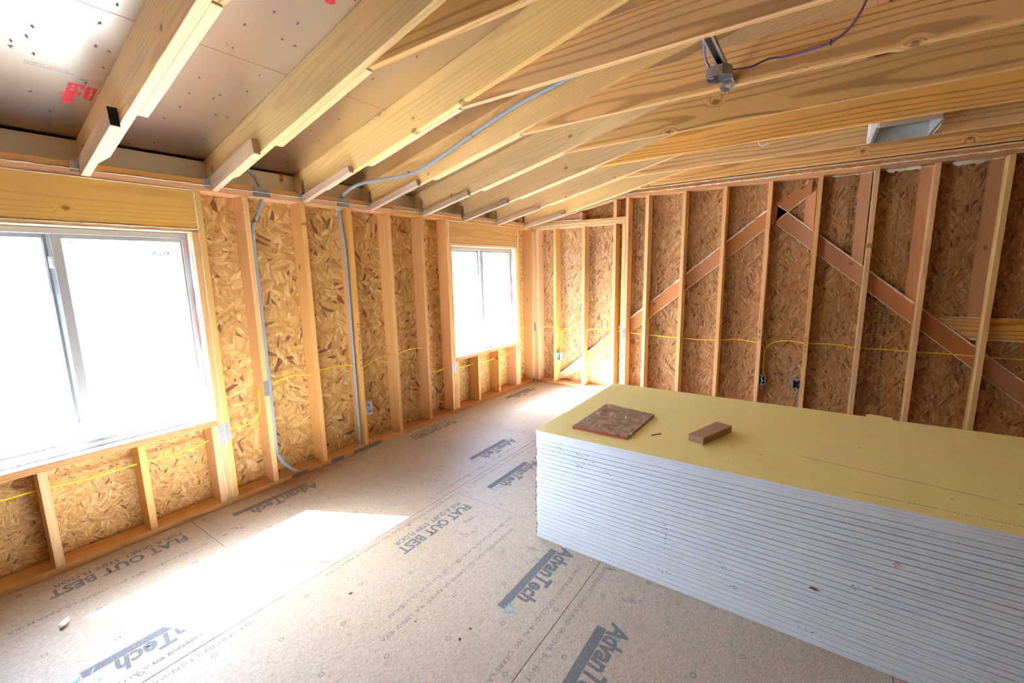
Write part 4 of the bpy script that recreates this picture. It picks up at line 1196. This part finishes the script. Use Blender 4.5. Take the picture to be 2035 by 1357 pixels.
# duct boot between two joists
e = empty('duct_boot', (3.64, 2.6, 2.45))
x0, x1, y0, y1, z0, z1 = 3.487, 3.790, 2.375, 2.830, 2.448, 2.64
t = .0016
MB().box(x0, x0 + t, y0, y1, z0, z1).build('boot_wall', 'galv', e); MB().box(x1 - t, x1, y0, y1, z0, z1).build('boot_wall', 'galv', e)
MB().box(x0 + t, x1 - t, y0, y0 + t, z0, z1).build('boot_wall', 'galv', e); MB().box(x0 + t, x1 - t, y1 - t, y1, z0, z1).build('boot_wall', 'galv', e)
MB().box(x0 + t, x1 - t, y0 + t, y1 - t, z1 - .002, z1).build('boot_back', 'galv', e)
MB().box(x0 + t, x1 - t, y0 + .20, y1 - t, z1 - .10, z1 - .098).build('boot_baffle', 'tie', e)
for xa in (x0 - .014, x1 + .001):
    MB().box(xa, xa + .012, y0, y1, z0 - .001, z0 + .003).build('boot_flange', 'tie', e)
MB().box(x0 - .036, x0 - .002, y0 + .14, y1 - .01, z0 + .003, z1 - .03).build('insulation_wrap', 'white', e)
MB().box(x1 + .014, x1 + .020, y0 + .16, y1 - .05, z0 - .002, z0 + .03).build('insulation_wrap', 'white', e)
tag(e, 'galvanised sheet metal duct boot hanging between ceiling joists at right', 'duct boot')
# white cable end poking below a joist
e = empty('cable_stub', (2.81, 2.40, 2.47))
MB().tube(spline([(2.78, 2.350, 2.53), (2.79, 2.365, 2.485), (2.80, 2.395, 2.462), (2.825, 2.42, 2.462), (2.85, 2.425, 2.472)], 6), .0055, 8, flat=.7).build('sheath', 'white', e, smooth=True)
MB().tube(spline([(2.84, 2.415, 2.466), (2.86, 2.41, 2.462), (2.87, 2.405, 2.468)], 4), .003, 6).build('bare_wire', 'yellow', e, smooth=True)
tag(e, 'white cable stub dangling below a ceiling joist left of the duct', 'cable end')

# ================================================================== small things on the floor
mb = MB()
rnd = random.Random(21)
for _ in range(1500):
    if rnd.random() < .62: y = rnd.gauss(.10, .13); x = abs(rnd.gauss(0, .075)) + .004
    else: y = rnd.gauss(.40, .20); x = abs(rnd.gauss(0, .10)) + .004
    if y < -.22: continue
    a = rnd.uniform(0, 6.28); l = rnd.uniform(.003, .010); wd = rnd.uniform(.0010, .0028); h = rnd.uniform(.0005, .006); hb = rnd.uniform(0, .012) * max(0, 1 - x * 9)
    ca, sa = math.cos(a), math.sin(a)
    pts = []
    for k in range(3):
        u = (k - 1) * l
        zz = .0012 + hb + (h if k == 1 else 0)
        pts += [(x + ca * u - sa * wd, y + sa * u + ca * wd, zz), (x + ca * u + sa * wd, y + sa * u - ca * wd, zz)]
    pts = [(max(.001, p[0]), p[1], p[2]) for p in pts]
    mb.add(pts, [(0, 1, 3, 2), (2, 3, 5, 4)])
for _ in range(220):       # a few lie on the bottom plate between the studs
    y = rnd.choice((rnd.uniform(.03, .35), rnd.uniform(-.25, -.05))); x = -rnd.uniform(.02, .13)
    a = rnd.uniform(0, 6.28); l = rnd.uniform(.003, .008); ca, sa = math.cos(a), math.sin(a); wd = .0016
    z = T + rnd.uniform(.001, .006)
    mb.add([(x + ca * l, y + sa * l, z), (x - sa * wd, y + ca * wd, z + .001), (x - ca * l, y - sa * l, z), (x + sa * wd, y - ca * wd, z)], [(0, 1, 2, 3)])
tag(mb.build('wood_shavings', 'shaving'), 'reddish drill shavings strewn on the floor along the left wall', 'wood shavings', kind='stuff')
def chip(name, x, y, s, mat, label, cat, group=None, hgt=.5):
    bm = bmesh.new(); bmesh.ops.create_icosphere(bm, subdivisions=1, radius=1)
    r_ = random.Random(int(x * 1000) + int(y * 777))
    a = r_.uniform(0, 3.14)
    vs_ = []
    for v in bm.verts:
        k = r_.uniform(.7, 1.25)
        vs_.append(Vector((v.co.x * s * 1.5 * k, v.co.y * s * .7 * k, max(v.co.z, -.75) * s * hgt * k)))
    zmin = min(v.z for v in vs_)
    vs_ = [Matrix.Rotation(a, 3, 'Z') @ Vector((v.x, v.y, v.z - zmin)) for v in vs_]
    mb = MB().add([v + Vector((x, y, .0004)) for v in vs_], [tuple(v.index for v in f.verts) for f in bm.faces]); bm.free()
    return tag(mb.build(name, mat, None, Matrix.Translation((x, y, 0))), label, cat, group)
chip('foam_crumb', .519, -1.257, .020, 'crumb', 'white crumb of foam on the floor at the lower left, before the sunlight', 'foam crumb', hgt=.8)
for x, y, lb in [(1.449, -.397, 'leftmost red brown wood chip on the open floor, near the sun patch corner'), (1.854, -.342, 'pale and brown wood chip in the middle of the open floor'),
                 (2.085, -.232, 'small dark wood sliver on the floor, between the open floor and the big board logo'), (2.083, -.301, 'curled brown wood chip on the floor by a blue nailing mark'), (1.245, .17, 'reddish wood chip at the tip of the large sun patch')]:
    chip('wood_chip', x, y, random.uniform(.0045, .007), 'chip', lb, 'wood chip', 'wood chips scattered on the floor')
for i, (x, y) in enumerate([(1.955, .470), (2.16, .505), (.30, -.55), (2.34, .485)]):
    chip('foam_crumb', x, y, .006, 'crumb', ['white scrap at the foot of the stack corner', 'white speck by the front edge of the stack', 'small pale crumb by the left wall print on the floor', 'pale speck at the base of the stack beside a floor seam'][i], 'foam crumb')

# ================================================================== outdoors
g = MB().box(-60, 70, -60, 70, -3.3, -3.2).build('ground', 'ground')
tag(g, kind='structure')
XH = -6.4
nh = empty('neighbour_house', (XH, 4, -3.2))
MB().box(XH - 5, XH - .03, -9, 17, -3.2, 3.2).build('wall_core', 'siding', nh)
bh = .18
wins = [(-3.6, -2.4, -.6, .8), (9.4, 10.15, -.05, .62), (10.45, 11.25, -.05, .60), (3.2, 4.3, -2.4, -1.2)]
k = 0
z = -3.2
while z < 3.2:
    y = -9 + (k * 1.37) % 3.0
    if y > -9: segs = [(-9, y)]
    else: segs = []
    while y < 17:
        segs.append((y, min(y + 3.66, 17))); y += 3.66
    for a, b in segs:
        parts_ = [(a, b)]
        for wa, wb_, wz0, wz1 in wins:
            if z + bh > wz0 and z < wz1:
                nw = []
                for p, q_ in parts_:
                    if q_ <= wa or p >= wb_: nw.append((p, q_)); continue
                    if p < wa: nw.append((p, wa))
                    if q_ > wb_: nw.append((wb_, q_))
                parts_ = nw
        for p, q_ in parts_:
            if q_ - p > .02:
                MB().prism([(XH - .028, z), (XH + .012, z), (XH - .008, z + bh), (XH - .028, z + bh)], 1, p + .002, q_ - .002).build('siding_board', 'siding', nh)
    z += bh; k += 1
for wa, wb_, wz0, wz1 in wins:
    f = MB().box(XH - .02, XH + .03, wa - .06, wa, wz0 - .06, wz1 + .06).box(XH - .02, XH + .03, wb_, wb_ + .06, wz0 - .06, wz1 + .06).box(XH - .02, XH + .03, wa, wb_, wz0 - .06, wz0).box(XH - .02, XH + .03, wa, wb_, wz1, wz1 + .06).build('window_frame', 'siding', nh)
    MB().box(XH - .02, XH - .01, wa, wb_, wz0, wz1).build('pane', 'rubber', f)
MB().prism([(XH + .35, 3.15), (XH - 5.35, 3.15), (XH - 2.5, 4.6)], 1, -9.3, 17.3).build('roof', 'ground', nh)
tag(nh, 'white sided neighbouring house seen washed out through the windows', 'house')
